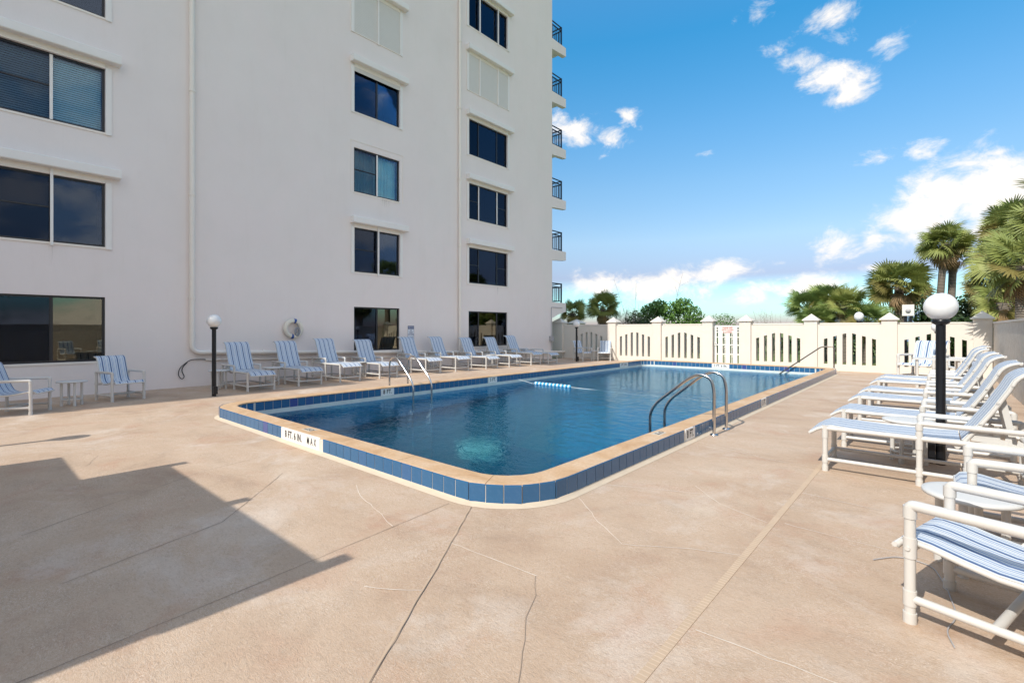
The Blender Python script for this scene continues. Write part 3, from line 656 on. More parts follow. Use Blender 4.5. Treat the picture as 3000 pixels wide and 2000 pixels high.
def window(cn, k, n_p, box=False, fill=None, bars=False, shut=None, jamb=False, rail=False, dark=False, pale_mull=False, outline=False):
    a, b = COLS[cn]; z0 = sill_z(k); z1 = z0 + WH; xg = BX - .075; fw = .045
    splits = [a, (a + b) / 2, b] if n_p == 2 else [a, a + .60, a + 1.70, b]
    f = MB()
    f.box((xg - .03, a, z0), (xg + .03, a + fw, z1)); f.box((xg - .03, b - fw, z0), (xg + .03, b, z1))
    f.box((xg - .03, a + fw, z0), (xg + .03, b - fw, z0 + fw)); f.box((xg - .03, a + fw, z1 - fw), (xg + .03, b - fw, z1))
    for s_ in splits[1:-1]: f.box((xg - .028, s_ - .028, z0 + fw), (xg + .028, s_ + .028, z1 - fw))
    w = f.build('window', M['frame'], bld)
    for i in range(n_p):
        pa, pb = splits[i] + .03, splits[i + 1] - .03
        scr = (n_p == 2 and i == 0) or (n_p == 3 and i != 1)
        MB().box((xg - .006, pa, z0 + fw), (xg + .004, pb, z1 - fw)).build('pane', M['glass_screen'] if scr else M['glass_ground'] if k == 0 else M['glass'], w)
        if (scr and rail):
            zr = z0 + WH * .52; MB().box((xg - .02, pa, zr - .014), (xg + .022, pb, zr + .014)).build('meeting_rail', M['frame'], w)
        if scr and fill == 'screen': MB().box((xg - .035, pa, z0 + fw), (xg - .03, pb, z1 - fw)).build('insect_screen', M['screen'], w)
    if pale_mull:
        for s_ in splits[1:-1]: MB().box((xg + .03, s_ - .026, z0 + .03), (xg + .042, s_ + .026, z1 - .03)).build('mullion', M['alu_white'], w)
    if fill == 'curtain':
        c = MB(); N_ = 70; xs = BX - .26
        for i in range(N_ + 1):
            y = a + .03 + (b - a - .06) * i / N_; x = xs + .03 * math.sin(i * 1.35) + .012 * math.sin(i * .37)
            c.v += [(x, y, z0 + .02), (x, y, z1 - .02)]
            if i: c.face((2 * i - 2, 2 * i, 2 * i + 1, 2 * i - 1), True)
        c.build('curtain', M['curtain'], w)
    if fill == 'blind':
        c = MB(); z = z0 + .05
        while z < z1 - .04:
            c.quad((BX - .16, a + .05, z), (BX - .16, b - .05, z), (BX - .185, b - .05, z + .046), (BX - .185, a + .05, z + .046)); z += .048
        tag(c.build('blind_slat', M['blind'], w), kind='stuff')
    # stucco sill
    MB().box((BX + .002, a - .03, z0 - .045), (BX + .018, b + .03, z0 - .003)).build('sill', M['trim'], w)
    if box or shut or jamb:
        for y0, y1 in ((a - .11, a - .004), (b + .004, b + .11)): MB().box((BX + .003, y0, z0 - .05), (BX + .035, y1, z1 + .02)).build('shutter_track', M['alu_white'], w)
    if box or shut:
        zb = z0 + 1.55; c = MB()
        c.prism([(BX, zb), (BX, zb + .205), (BX + .185, zb + .205), (BX + .20, zb + .19), (BX + .20, zb + .02), (BX + .18, zb)], a - .13, b + .26, 'y')
        c.build('shutter_box', M['alu_white'], w)
        MB().box((BX + .006, a, z1 - .002), (BX + .03, b, zb)).build('head_trim', M['trim'], w)
    if bars:
        for s_ in splits[1:-1]:
            MB().box((BX + .02, s_ - .024, z0 - .075), (BX + .06, s_ + .024, z1 + .12)).build('storm_bar', M['alu_white'], w)
    if shut:
        c = MB(); zt = z1 + .12; zb_ = z0 - .02 if shut == 'full' else z1 - .14; z = zt
        while z > zb_ + .001:
            zn = max(z - .05, zb_); c.box((BX + .006, a, zn + .003), (BX + .02, b, z)); z = zn
        tag(c.build('shutter_slat', M['shutter'], w), kind='stuff')
    if outline:
        MB().box((BX + .002, a - .12, z1 + .2), (BX + .012, b + .14, z1 + .212)).build('shutter_mark', M['trim'], w)
        for y in (a - .12, b + .13): MB().box((BX + .002, y, z0 - .04), (BX + .012, y + .012, z1 + .2)).build('shutter_mark', M['trim'], w)
    return w
window('L', 0, 2); window('L', 1, 2, box=True, bars=True, rail=True); window('L', 2, 2, box=True, fill='blind', rail=True, pale_mull=True); window('L', 3, 2, box=True)
window('M', 0, 2, fill=None); window('M', 1, 2, box=True, bars=True, rail=True); window('M', 2, 2, fill='curtain', rail=True, jamb=False, pale_mull=True, outline=True)
window('M', 3, 2, shut='part'); window('M', 4, 2, shut='full', bars=True)
window('R', 0, 3, fill='screen'); window('R', 1, 3, box=True, rail=True); window('R', 2, 3, box=True, fill='curtain', pale_mull=True, rail=True); window('R', 3, 3, box=True)
window('R', 4, 3, shut='full', bars=True); window('R', 5, 3, box=True, bars=True)
for cn, k in (('L', 4), ('L', 5), ('L', 6), ('M', 5), ('M', 6), ('R', 6)): window(cn, k, 3 if cn == 'R' else 2, box=True)
for k in range(7): window('B', k, 2)
# rust and water streaks below sills and storm bars
m = MT('rust_streak'); tcs = m.n('ShaderNodeTexCoord'); sp = m.n('ShaderNodeSeparateXYZ'); m.l(tcs.outputs['Generated'], sp.inputs[0])
nz = m.n('ShaderNodeTexNoise'); nz.inputs['Scale'].default_value = 1.0; nz.inputs['Detail'].default_value = 6; m.l(m.coord((30, 30, 1.2)), nz.inputs['Vector'])
edge = m.math('MULTIPLY', m.math('MULTIPLY', sp.outputs[1], m.math('SUBTRACT', 1.0, sp.outputs[1])), 4.0)
al = m.math('MULTIPLY', m.math('MULTIPLY', m.math('POWER', sp.outputs[2], 1.6), edge), m.ramp(nz.outputs[0], [(.42, 0), (.75, .26)]))
m.set((.36, .27, .19), .95); m.l(al, m.b.inputs['Alpha']); M['streak'] = m.m
rs = random.Random(5)
for cn_, k_, yy, w_, h_ in (('L', 1, 1.33, .10, .5), ('R', 1, 15.2, .08, .4), ('M', 2, 9.6, .4, .3)):
    z_ = sill_z(k_) - (.078 if w_ < .15 else .048)
    MB().box((BX + .0015, yy - w_ / 2, z_ - h_), (BX + .0025, yy + w_ / 2, z_)).build('stain', M['streak'], bld)
# balconies on the ocean end
for k in range(1, 7):
    zt = 2.75 + (k - 1) * 2.568; y1 = 20.27; xe = BX - 4.2
    s_ = MB()
    if k == 1:
        s_.prism([(BY, zt), (y1, zt), (y1, zt - .44), (BY + .55, zt - .58), (BY, zt - .78)], BX - .25, BX, 'x')
        s_.prism([(BY, zt), (y1, zt), (y1, zt - .25), (BY, zt - .25)], xe, BX - .25, 'x')
    else:
        s_.prism([(BY, zt), (y1, zt), (y1, zt - .43), (BY, zt - .52)], BX - .22, BX, 'x')
        s_.prism([(BY, zt), (y1, zt), (y1, zt - .2), (BY, zt - .2)], xe, BX - .22, 'x')
    bal = s_.build('balcony', M['facade'], bld)
    r_ = MB(); xo = BX - .1; yo = 20.0; h = .97
    for z in (zt + h, zt + h - .17): r_.box((xo - .02, BY, z - .045), (xo + .02, yo + .025, z)); r_.box((xe, yo - .02, z - .045), (xo - .021, yo + .02, z))
    r_.box((xo - .015, BY, zt + .06), (xo + .015, yo, zt + .09)); r_.box((xe, yo - .015, zt + .06), (xo - .016, yo + .015, zt + .09))
    r_.build('rail', M['navy_rail'], bal)
    MB().box((xo - .03, yo - .03, zt), (xo + .03, yo + .03, zt + h)).build('post', M['navy_rail'], bal)
    y = BY + .06
    bl = MB().box((-.01, -.01, .09), (.01, .01, h - .2)).mesh('baluster', M['navy_rail'])
    while y < yo - .08: put('baluster', bl, bal, (xo, y, zt)); y += .115
    x = xo - .15
    while x > xe: put('baluster', bl, bal, (x, yo, zt)); x -= .14

# ------------------------------------------------------------------ pipes and fittings on the facade
def clamp(t, p, ax): MB().tube([Vector(p) - Vector(ax) * .022, Vector(p) + Vector(ax) * .022], .074, 12).build('clamp', M['trim'], t)
dsp = empty('downspout', 'cream downspout left of the middle windows, bending along the wall behind the loungers', 'pipe')
px = BX + .07
MB().tube(fillet([(px, 3.89, ROOF - .6), (px, 3.89, .86), (px, 20.0, .30)], .2, 8), .058, 12).build('pipe', M['trim'], dsp)
for z in (14.5, 9.7, 7.39, 4.8, 2.23): clamp(dsp, (px, 3.89, z), (0, 0, 1))
for y in (5.6, 7.4, 10.6, 13.8, 17.0): clamp(dsp, (px, y, .86 - (y - 3.89) * .0348), (0, 1, 0))
dsp2 = empty('downspout', 'straight cream downspout left of the three-pane windows', 'pipe')
MB().tube([(px, 12.96, ROOF - .6), (px, 12.96, .60)], .055, 12).build('pipe', M['trim'], dsp2)
for z in (15.1, 12.66, 10.06, 7.29, 4.70, 2.22): clamp(dsp2, (px, 12.96, z), (0, 0, 1))
cdt = empty('conduit', 'thin pale ledge pipe running low along the wall under the big downspout', 'pipe')
MB().tube([(BX + .03, 4.2, .66), (BX + .03, 18.8, .20)], .024, 8).build('pipe', M['trim'], cdt)
t = empty('electric_box', 'grey electric box with thin conduit at the building corner', 'electric box', (BX, 19.0, 0))
MB().box((.005, -.15, .86), (.10, .12, 1.10)).build('box', M['grey_pipe'], t)
MB().tube([(.03, 0, .25), (.03, 0, .86)], .014, 8).build('conduit', M['grey_pipe'], t); MB().tube(fillet([(.03, 0, 1.1), (.03, 0, 2.50), (.03, .9, 2.50)], .05, 4), .014, 8).build('conduit', M['grey_pipe'], t)
t = empty('cable', 'dark cable looping out of the wall left of the lamp post', 'cable')
MB().tube(fillet([(BX + .02, 4.45, .62), (BX + .03, 4.15, .68), (BX + .05, 3.85, .68), (BX + .06, 3.62, .48), (BX + .05, 3.6, .3), (BX + .05, 3.68, .2), (BX + .04, 3.74, .26), (BX + .03, 3.66, .45), (BX + .03, 3.8, .62)], .1, 4), .01, 6).build('wire', M['black'], t)
# life ring
lr = empty('life_ring', 'white life ring with blue bands and coiled rope hung on the wall', 'life ring', (BX + .07, 6.435, 1.455))
mb = MB(); NN = 40
P = [(0, .225 * math.cos(2 * PI * i / NN), .225 * math.sin(2 * PI * i / NN)) for i in range(NN + 1)]
mb.tube(P, .066, 12, caps=False).build('ring', M['buoy'], lr)
for a0 in (72, 252):
    o = MB().tube([(0, .225 * math.cos(R(a0 + i * 3.2)), .225 * math.sin(R(a0 + i * 3.2))) for i in range(6)], .069, 12).build('band', M['band'], lr)
mb = MB(); rr_ = random.Random(3)
for i in range(9):
    c = Vector((.07 + rr_.uniform(-.02, .02), .09 + rr_.uniform(-.03, .03), -.10 + rr_.uniform(-.03, .03)))
    mb.tube([c + Vector((rr_.uniform(-.01, .01), (.05 + .01 * rr_.random()) * math.cos(j * PI / 6), (.10 + .02 * rr_.random()) * math.sin(j * PI / 6))) for j in range(13)], .008, 5)
mb.tube([(.05, .09, .0), (.05, .11, .08), (.03, .08, .19)], .008, 5)
mb.build('rope', M['rope_grey'], lr)
# notice sign
sg = empty('notice_sign', 'white notice sign with navy header on the wall behind a lounger', 'sign', (BX + .006, 10.655, 1.25))
MB().box((0, -.135, -.30), (.006, .135, .305)).build('plate', M['sign'], sg)
MB().box((.0062, -.135, .195), (.008, .135, .305)).build('header', M['blue_ink'], sg)
for y0, y1, z0, z1 in ((-.135, -.127, -.3, .194), (.127, .135, -.3, .194), (-.126, .126, -.3, -.292)): MB().box((.0062, y0, z0), (.0076, y1, z1)).build('border', M['blue_ink'], sg)
for b_, z, s_, mm in (('NOTICE', .25, .075, M['sign']), ('NO', .14, .062, M['blue_ink']), ('GLASS', .07, .062, M['blue_ink']), ('CONTAINERS', 0, .05, M['blue_ink']), ('ALLOWED IN', -.09, .036, M['blue_ink']), ('POOL AREA', -.135, .036, M['blue_ink'])):
    text('lettering', b_, s_, mm, sg, frame_mtx((.0085, 0, z), (0, 1, 0), (0, 0, 1)), .0006, .85, .001)

# ------------------------------------------------------------------ far wall with slots
fence = empty('perimeter_wall', 'cream slotted wall with pyramid-capped pillars at the far end of the pool', 'wall')
PCX = [-11.33, -9.15, -6.98, -5.56, -3.38, -1.17, 1.02]
HT = [1.11, 1.20, 1.285, 1.285, 1.20, 1.11]
def panel(x0, x1, cx, z1=1.65):
    mb = MB(); y0, y1 = FY, FY + .2
    sl = [(cx + (i - 2.5) * .2725 - .054, cx + (i - 2.5) * .2725 + .054, HT[i], (.03 if i < 3 else -.03)) for i in range(6)]
    xs = [x0]
    for a, b, h, t in sl: xs += [a, b]
    xs.append(x1)
    for yy in (y0, y1):
        for i in range(0, len(xs), 2): mb.quad((xs[i], yy, 0), (xs[i + 1], yy, 0), (xs[i + 1], yy, z1), (xs[i], yy, z1))
        for a, b, h, t in sl:
            mb.quad((a, yy, 0), (b, yy, 0), (b, yy, .222), (a, yy, .222)); mb.quad((a, yy, h - t / 2), (b, yy, h + t / 2), (b, yy, z1), (a, yy, z1))
    for a, b, h, t in sl:
        mb.quad((a, y0, .222), (b, y0, .222), (b, y1, .222), (a, y1, .222)); mb.quad((a, y0, h - t / 2), (b, y0, h + t / 2), (b, y1, h + t / 2), (a, y1, h - t / 2))
        mb.quad((a, y0, .222), (a, y1, .222), (a, y1, h - t / 2), (a, y0, h - t / 2)); mb.quad((b, y0, .222), (b, y1, .222), (b, y1, h + t / 2), (b, y0, h + t / 2))
    # rounded top
    pr = [(y0, z1 - .05), (y0 - .012, z1 - .045), (y0 - .012, z1 - .012), (y0, z1 + .004), (y1, z1 + .004), (y1 + .012, z1 - .012), (y1 + .012, z1 - .045), (y1, z1 - .05)]
    mb.prism(pr, x0, x1, 'x'); mb.quad((x0, y0, 0), (x0, y1, 0), (x0, y1, z1), (x0, y0, z1)); mb.quad((x1, y0, 0), (x1, y1, 0), (x1, y1, z1), (x1, y0, z1))
    mb.build('wall_panel', M['fence'], fence)
panel(-14.1 - .1, PCX[0] - .2, -12.61)
for i in (0, 1, 3, 4, 5): panel(PCX[i] + .2, PCX[i + 1] - .2, (PCX[i] + PCX[i + 1]) / 2 + .02)
def pillar(x, w=.41, y0=FY - .1, y1=FY + .31, parent=None):
    p = MB().box((x - w / 2, y0, 0), (x + w / 2, y1, 1.735)).build('pillar', M['fence'], parent or fence); cy = (y0 + y1) / 2; d = (y1 - y0) / 2 + .055; e = w / 2 + .055
    mb = MB(); mb.add([(x - e, cy - d, 1.738), (x + e, cy - d, 1.738), (x + e, cy + d, 1.738), (x - e, cy + d, 1.738), (x - e, cy - d, 1.765), (x + e, cy - d, 1.765), (x + e, cy + d, 1.765), (x - e, cy + d, 1.765), (x, cy, 1.99)],
                      [(0, 3, 2, 1), (0, 1, 5, 4), (1, 2, 6, 5), (2, 3, 7, 6), (3, 0, 4, 7), (4, 5, 8), (5, 6, 8), (6, 7, 8), (7, 4, 8)])
    mb.build('cap', M['fence'], p); return p
for x in PCX: pillar(x)
pillar(-14.42, .62)
wp = empty('gate_pillar', 'shaded capped pillar standing behind the slotted wall near the building', 'pillar', (0, 0, 0)); pillar(-15.0, .7, 22.3, 22.9, wp)
# gate
gt = empty('gate', 'white pierced gate with red lettering in the slotted wall', 'gate', (-6.235, FY + .06, 0))
g0, g1 = -.50, .50; gz0, gz1 = .05, 1.585
colsx = [(-.42, -.365), (-.19, -.09), (.09, .19), (.365, .42)]; rows = [(.10, .42), (.47, .79), (.84, 1.10), (1.14, 1.30)]
mb = MB(); xs = [g0] + [v for c in colsx for v in c] + [g1]; zs = [gz0] + [v for r_ in rows for v in r_] + [gz1]
for yy in (-.02, .02):
    for i in range(len(xs) - 1):
        for j in range(len(zs) - 1):
            if i % 2 == 1 and j % 2 == 1 : continue
            mb.quad((xs[i], yy, zs[j]), (xs[i + 1], yy, zs[j]), (xs[i + 1], yy, zs[j + 1]), (xs[i], yy, zs[j + 1]))
for i in range(1, len(xs) - 1, 2):
    for j in range(1, len(zs) - 1, 2):
        a, b, c, d = xs[i], xs[i + 1], zs[j], zs[j + 1]
        for p, q in (((a, c), (b, c)), ((b, c), (b, d)), ((b, d), (a, d)), ((a, d), (a, c))): mb.quad((p[0], -.02, p[1]), (q[0], -.02, q[1]), (q[0], .02, q[1]), (p[0], .02, p[1]))
mb.quad((g0, -.02, gz1), (g1, -.02, gz1), (g1, .02, gz1), (g0, .02, gz1)); mb.quad((g0, -.02, gz0), (g0, .02, gz0), (g0, .02, gz1), (g0, -.02, gz1)); mb.quad((g1, -.02, gz0), (g1, .02, gz0), (g1, .02, gz1), (g1, -.02, gz1))
mb.build('gate_panel', M['gate'], gt)
for i, (a, b) in enumerate(colsx[1:3]):
    for c, d in rows: MB().box((a + .045, .0, c), (a + .065, .015, d)).build('bar', M['gate'], gt); MB().box((a + .066, .0, d - .07), (b, .014, d - .045)).build('scroll', M['gate'], gt)
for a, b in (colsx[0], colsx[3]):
    for c, d in ((1.34, 1.40), (1.44, 1.5)): MB().box((a, -.024, c), (b, -.021, d)).build('painted_piercing', M['ink'], gt)  # black plates in place of openings, their dark put into the colour
pl = MB().box((-.27, -.026, 1.28), (.27, -.0205, 1.55)).build('sign_plate', M['gate'], gt)
for b_, z in (('PLEASE KEEP', 1.49), ('GATE CLOSED', 1.405), ('& LOCKED', 1.32)): text('lettering', b_, .088, M['red_ink'], pl, frame_mtx((0, -.0275, z), (1, 0, 0), (0, 0, 1)), .0006, .78, .002)
MB().box((-.50, -.05, .78), (-.42, -.021, .92)).build('latch', M['gate'], gt); MB().lathe([(.022, 0), (.026, .02), (.015, .03)], 12, (-.46, -.05, .85)).build('knob', M['steel'], gt)
# right hand wall
rw = empty('stucco_wall', 'rough weathered stucco wall along the right side behind the loungers', 'wall')
MB().box((WX, -9, 0), (WX + .22, FY - .12, 1.60)).build('wall', M['rough'], rw)
MB().box((WX - .015, -9, 1.602), (WX + .235, FY - .12, 1.65)).build('cap', M['fence'], rw)

# ------------------------------------------------------------------ lamps
def make_lamp():
    t = empty('lamp_post', 'x', 'lamp post', (0, 0, 0), 0, 'white globe lamp posts around the pool')
    MB().lathe([(.042, 0), (.042, 1.49)], 16).build('pole', M['black'], t)
    MB().lathe([(.045, 0), (.075, .02), (.08, .05), (.07, .055), (.03, .055)], 16, (0, 0, 1.47)).build('collar', M['black'], t)
    MB().box((-.105, -.04, .05), (-.043, .04, .22)).build('outlet_box', M['black'], t)
    MB().tube([(-.075, 0, 0), (-.075, 0, .05)], .016, 8).build('conduit', M['black'], t)
    pr = [(.145 * math.sin(PI * (.1 + .9 * i / 16)), -.145 * math.cos(PI * (.1 + .9 * i / 16))) for i in range(17)]
    pr[-1] = (0, .145); MB().lathe([(.05, -.15)] + pr, 28, (0, 0, 1.66)).build('globe', M['globe'], t)
    return t
lp = make_lamp(); used = []
for (x, y, dz, sc, rz, lab) in [(.03, 6.94, 0, 1.015, 0, 'black lamp post with white globe standing among the right hand loungers'), (-11.75, 3.67, -.06, .975, PI, 'black lamp post with white globe in front of the building wall near the life ring'),
                    (-12.02, 18.1, 0, 1.0, PI, 'black lamp post with white globe beside the far chairs by the building corner'), (0.02, 17.2, 0, .9, 0, 'distant lamp post with white globe half hidden behind the nearest lamp pole'),
                    (-2.06, 20.85, 0, 1.13, 0, 'white globe lamp rising just behind the slotted wall'), (-8.8, -.78, 0, 1, 0, 'globe lamp post on the left whose long shadow crosses the deck')]:
    o = place(lp, used, (x, y, 0), rz, lab); o.scale = (1, 1, sc) if sc != .9 else (1, 1, .9)

# ------------------------------------------------------------------ furniture
def pvc_leg(mb, x, y, z1, r=.024, zc=()):
    mb.tube([(x, y, .004), (x, y, z1)], r, 10); mb.tube([(x, y, 0), (x, y, .05)], r + .005, 10)
    for a, b in zc: mb.tube([(x, y, a), (x, y, b)], r + .0045, 10)
def make_lounger(h=.43, back=62, nm='lounger'):
    t = empty('sun_lounger', 'x', 'sun lounger', (0, 0, 0), 0, 'striped sling loungers around the pool')
    W = .30; xf, xm, xr, xh = .74, 0.0, -.72, -.29; ah = h + .135
    for s_ in (1, -1):
        y = W * s_
        lg = MB(); pvc_leg(lg, xf, y, h, zc=((h - .10, h + .028), (.085, .16))); lg.build('leg', M['pvc'], t)
        lg = MB(); pvc_leg(lg, xm, y, ah, zc=((h - .10, h + .055), (.085, .16), (ah - .06, ah))); lg.build('leg', M['pvc'], t)
        lg = MB(); pvc_leg(lg, xr, y, ah, zc=((h - .06, h + .05), (.085, .16), (ah - .06, ah))); lg.build('leg', M['pvc'], t)
        MB().tube([(xf + .027, y, h), (xr, y, h)], .024, 10).build('side_rail', M['pvc'], t)
        MB().tube([(xf, y, .12), (xr, y, .12)], .019, 10).build('stretcher', M['pvc'], t)
        ar = MB(); ar.tube(fillet([(xm, y, ah - .04), (xm, y, ah + .004), (xr, y, ah + .004), (xr, y, ah - .04)], .03, 4), .0245, 10)
        ar.tube([(xm + .001, y, ah - .05), (xm + .001, y, ah - .012)], .029, 10); ar.build('armrest', M['pvc'], t)
    for x, z in ((xf, h), (xh + .03, h - .03), (xf, .12), (xr, .12), (xr, h)): MB().tube([(x, -W, z), (x, W, z)], .019 if z < .2 else .022, 10).build('cross_bar', M['pvc'], t)
    w = .278; zs_ = h + .026
    seat = [(xh + .01, zs_ - .004), (-.1, zs_ - .014), (.25, zs_ - .016), (.55, zs_ - .004), (.69, zs_ + .006), (.755, zs_ - .004), (.82, zs_ - .035), (.88, zs_ - .078)]
    MB().strip(seat, -w, w, .006).build('sling_seat', M['sling'], t)
    hem = MB()
    for s_ in (1, -1): hem.tube([(x, s_ * (w - .008), z - .018) for x, z in seat], .0145, 8)
    hem.tube([(seat[-1][0], -w - .012, seat[-1][1] - .01), (seat[-1][0], w + .012, seat[-1][1] - .01)], .012, 8)
    hem.build('seat_edge', M['pvc'], t)
    a = R(back); ux, uz = -math.cos(a), math.sin(a); L = .70
    def bp(d, off=0): return (xh + ux * d + uz * off, zs_ + uz * d - ux * off)
    kx, kz = bp(L); curl = a
    bk = [bp(0), bp(.15, -.012), bp(.35, -.016), bp(.55, -.008), bp(.64)]
    px_, pz_ = bp(.64); ang = a
    for i in range(5):
        ang -= R(11); px_ += -math.cos(ang) * .038; pz_ += math.sin(ang) * .038; bk.append((px_, pz_))
    MB().strip(bk, -w, w, .006).build('sling_back', M['sling'], t)
    hm = MB()
    for s_ in (1, -1):
        k = len(hm.v); 
        hm.tube([(x - uz * .02, s_ * (w - .006), z + ux * .02) for x, z in bk], .0165, 8)
    for d in (.02, .40): x, z = bp(d, -.03); hm.tube([(x, -w, z), (x, w, z)], .017, 8)
    x, z = bk[-1]; hm.tube([(x, -w - .014, z - .012), (x, w + .014, z - .012)], .015, 8)
    hm.build('back_frame', M['pvc'], t)
    rv = MB()
    for s_ in (1, -1):
        for d in (.2, .42, .6): x, z = bp(d); rv.lathe([(.011, 0), (.011, .004), (.006, .008)], 8, (0, 0, 0)) if False else rv.tube([(x - uz * .02, s_ * (w + .008), z + ux * .02), (x - uz * .02, s_ * (w + .018), z + ux * .02)], .011, 8)
    rv.build('rivet', M['pvc'], t)
    if back > 30:
        x0, z0 = bp(.46, -.035); x1, z1 = xr + .10, h + .03
        for s_ in (1, -1):
            y = s_ * .20; d = Vector((x1 - x0, 0, z1 - z0)); mt = Matrix.Translation((x0, y, z0)) @ d.to_track_quat('X', 'Z').to_matrix().to_4x4()
            MB().box((-.01, -.008, -.022), (d.length, .008, .022), mt).build('prop', M['pvc'], t)
        MB().tube([(x0, -.25, z0), (x0, .25, z0)], .018, 10).build('prop_bar', M['pvc'], t)
        for s_ in (1, -1):                      # notched ratchet plates
            top = []
            for i in range(5):
                bx_, bz_ = xh - .08 - i * .072, h + .17 - i * .028
                top += [(bx_, bz_), (bx_ - .016, bz_ - .006), (bx_ - .02, bz_ - .05), (bx_ - .046, bz_ - .058), (bx_ - .056, bz_ - .012)]
            poly = top + [(top[-1][0], h - .0), (xh - .06, h + .03)]
            MB().prism(poly, s_ * .262 - .006, s_ * .262 + .006, 'y').build('ratchet_plate', M['pvc'], t)
    return t
G1 = 'striped sling loungers around the pool'
low = make_lounger(.42, 64); used_l = []
high = make_lounger(.475, 64); used_h = []
flat = make_lounger(.42, 13); used_f = []
rb = make_lounger(.435, 60); used_r = []
LEFT = [(-12.70, 4.70, 'l', 'striped lounger directly right of the left lamp post'), (-12.87, 5.98, 'l', 'striped lounger standing under the life ring'), (-12.90, 7.12, 'h', 'tall striped lounger between the life ring and the second ground floor window'),
        (-12.98, 8.43, 'l', 'striped lounger in front of the left half of the square ground floor window'), (-13.02, 10.15, 'h', 'tall striped lounger covering the bottom of the notice sign'), (-13.02, 11.42, 'h', 'tall striped lounger between the notice sign and the straight downspout'),
        (-12.98, 12.86, 'l', 'striped lounger right of the straight downspout, before the three-pane window'), (-12.98, 14.18, 'l', 'striped lounger in front of the middle of the three-pane window'), (-12.92, 15.38, 'h', 'tall striped lounger at the right edge of the three-pane window'),
        (-12.86, 16.46, 'f', 'striped lounger with its back laid nearly flat at the far end of the row')]
for x, y, k, lab in LEFT:
    pr, us = {'l': (low, used_l), 'h': (high, used_h), 'f': (flat, used_f)}[k]
    place(pr, us, (x, y, 0), R(random.uniform(-2, 2)), lab, 'striped loungers along the building')
RIGHT = [(-.125, 6.17, 'striped lounger nearest the camera on the right, in front of the lamp post'), (-.12, 7.5, 'striped lounger just behind the lamp post, second on the right'), (-.12, 9.1, 'striped lounger first of the far right group, beyond the lamp post'),
         (-.11, 10.3, 'striped lounger second of the far right group'), (-.11, 12.05, 'striped lounger third of the far right group'), (-.10, 13.1, 'striped lounger last of the far right group, nearest the corner chairs')]
for x, y, lab in RIGHT: place(rb, used_r, (x, y, 0), PI + R(random.uniform(-1, 1)), lab, 'striped loungers along the rough wall')

def make_chair():
    t = empty('patio_chair', 'x', 'chair', (0, 0, 0), 0, 'striped sling armchairs on the deck')
    W = .28; xf, xr, ah = .29, -.31, .575
    for s_ in (1, -1):
        y = W * s_
        lg = MB(); pvc_leg(lg, xf, y, ah, zc=((.32, .42), (.085, .16), (ah - .06, ah))); lg.build('leg', M['pvc'], t)
        lg = MB(); pvc_leg(lg, xr, y, ah, zc=((.30, .38), (.085, .15), (ah - .05, ah))); lg.build('leg', M['pvc'], t)
        MB().tube(fillet([(xf, y, ah - .045), (xf, y, ah + .004), (xr, y, ah + .004), (xr, y, ah - .045)], .035, 5), .026, 12).build('armrest', M['pvc'], t)
        MB().tube([(xf, y, .12), (xr, y, .12)], .02, 10).build('stretcher', M['pvc'], t)
    for x, z in ((xf, .365), (xr + .01, .33), (-.02, .12)): MB().tube([(x, -W, z), (x, W, z)], .021, 10).build('cross_bar', M['pvc'], t)
    w = .25; P = [(.36, .365), (.335, .395), (.29, .405), (.22, .398), (.10, .372), (-.02, .352), (-.12, .35), (-.185, .385), (-.225, .46), (-.27, .60), (-.315, .74), (-.345, .83), (-.375, .875), (-.42, .898), (-.455, .895)]
    MB().strip(P, -w, w, .006).build('sling', M['sling'], t)
    h_ = MB()
    for s_ in (1, -1): h_.tube([(x - .004, s_ * (w - .006), z - .018) for x, z in P], .0145, 8)
    x, z = P[-1]; h_.tube([(x, -w - .012, z - .01), (x, w + .012, z - .01)], .013, 8); x, z = P[0]; h_.tube([(x, -w - .012, z - .01), (x, w + .012, z - .01)], .013, 8)
    h_.build('sling_frame', M['pvc'], t)
    rv = MB()
    for s_ in (1, -1):
        for x, z in ((xf, .37), (xr, .34)): rv.tube([(x, s_ * (W + .022), z), (x, s_ * (W + .034), z)], .011, 8)
    rv.build('rivet', M['pvc'], t)
    return t
ch = make_chair(); used_c = []
GC = 'striped sling armchairs on the deck'
for x, y, rz, sc, lab in [(.255, 3.30, R(164), 1.0, 'white framed striped armchair nearest the camera at the bottom right'), (.46, 4.57, R(180), 1.03, 'striped armchair behind the nearest round table on the right'),
                          (-11.88, .72, R(60), .99, 'striped armchair at the left edge, turned towards the small table'), (-12.62, 2.23, R(15), .99, 'striped armchair standing alone under the left window'),
                          (-12.22, 18.9, R(-12), 1.0, 'striped armchair behind the far lamp post in the building shade'), (-11.42, 19.5, R(-66), 1.0, 'sunlit striped armchair against the first wall pillar'),
                          (-.30, 17.7, R(246), 1.24, 'high backed striped armchair by the far right corner of the wall'), (.48, 17.65, R(186), 1.12, 'striped armchair mostly hidden behind the nearest lamp pole in the far corner')]:
    o = place(ch, used_c, (x, y, 0), rz, lab, GC); o.scale = (1, 1, sc) if sc < 1.1 else (sc, sc * 1.2, sc)
def make_table():
    t = empty('side_table', 'x', 'side table', (0, 0, 0), 0, 'small round white side tables')
    MB().lathe([(.0, .435), (.21, .435), (.228, .44), (.232, .45), (.228, .462), (.2, .466), (0, .467)], 32).build('table_top', M['tabletop'], t)
    for i in range(4):
        a = PI / 4 + i * PI / 2; lg = MB(); pvc_leg(lg, .15 * math.cos(a), .15 * math.sin(a), .436, .021); lg.build('leg', M['pvc'], t)
    MB().tube([(.15 * math.cos(i * PI / 12), .15 * math.sin(i * PI / 12), .12) for i in range(25)], .012, 8).build('ring_stretcher', M['pvc'], t)
    return t
tb = make_table(); used_t = []
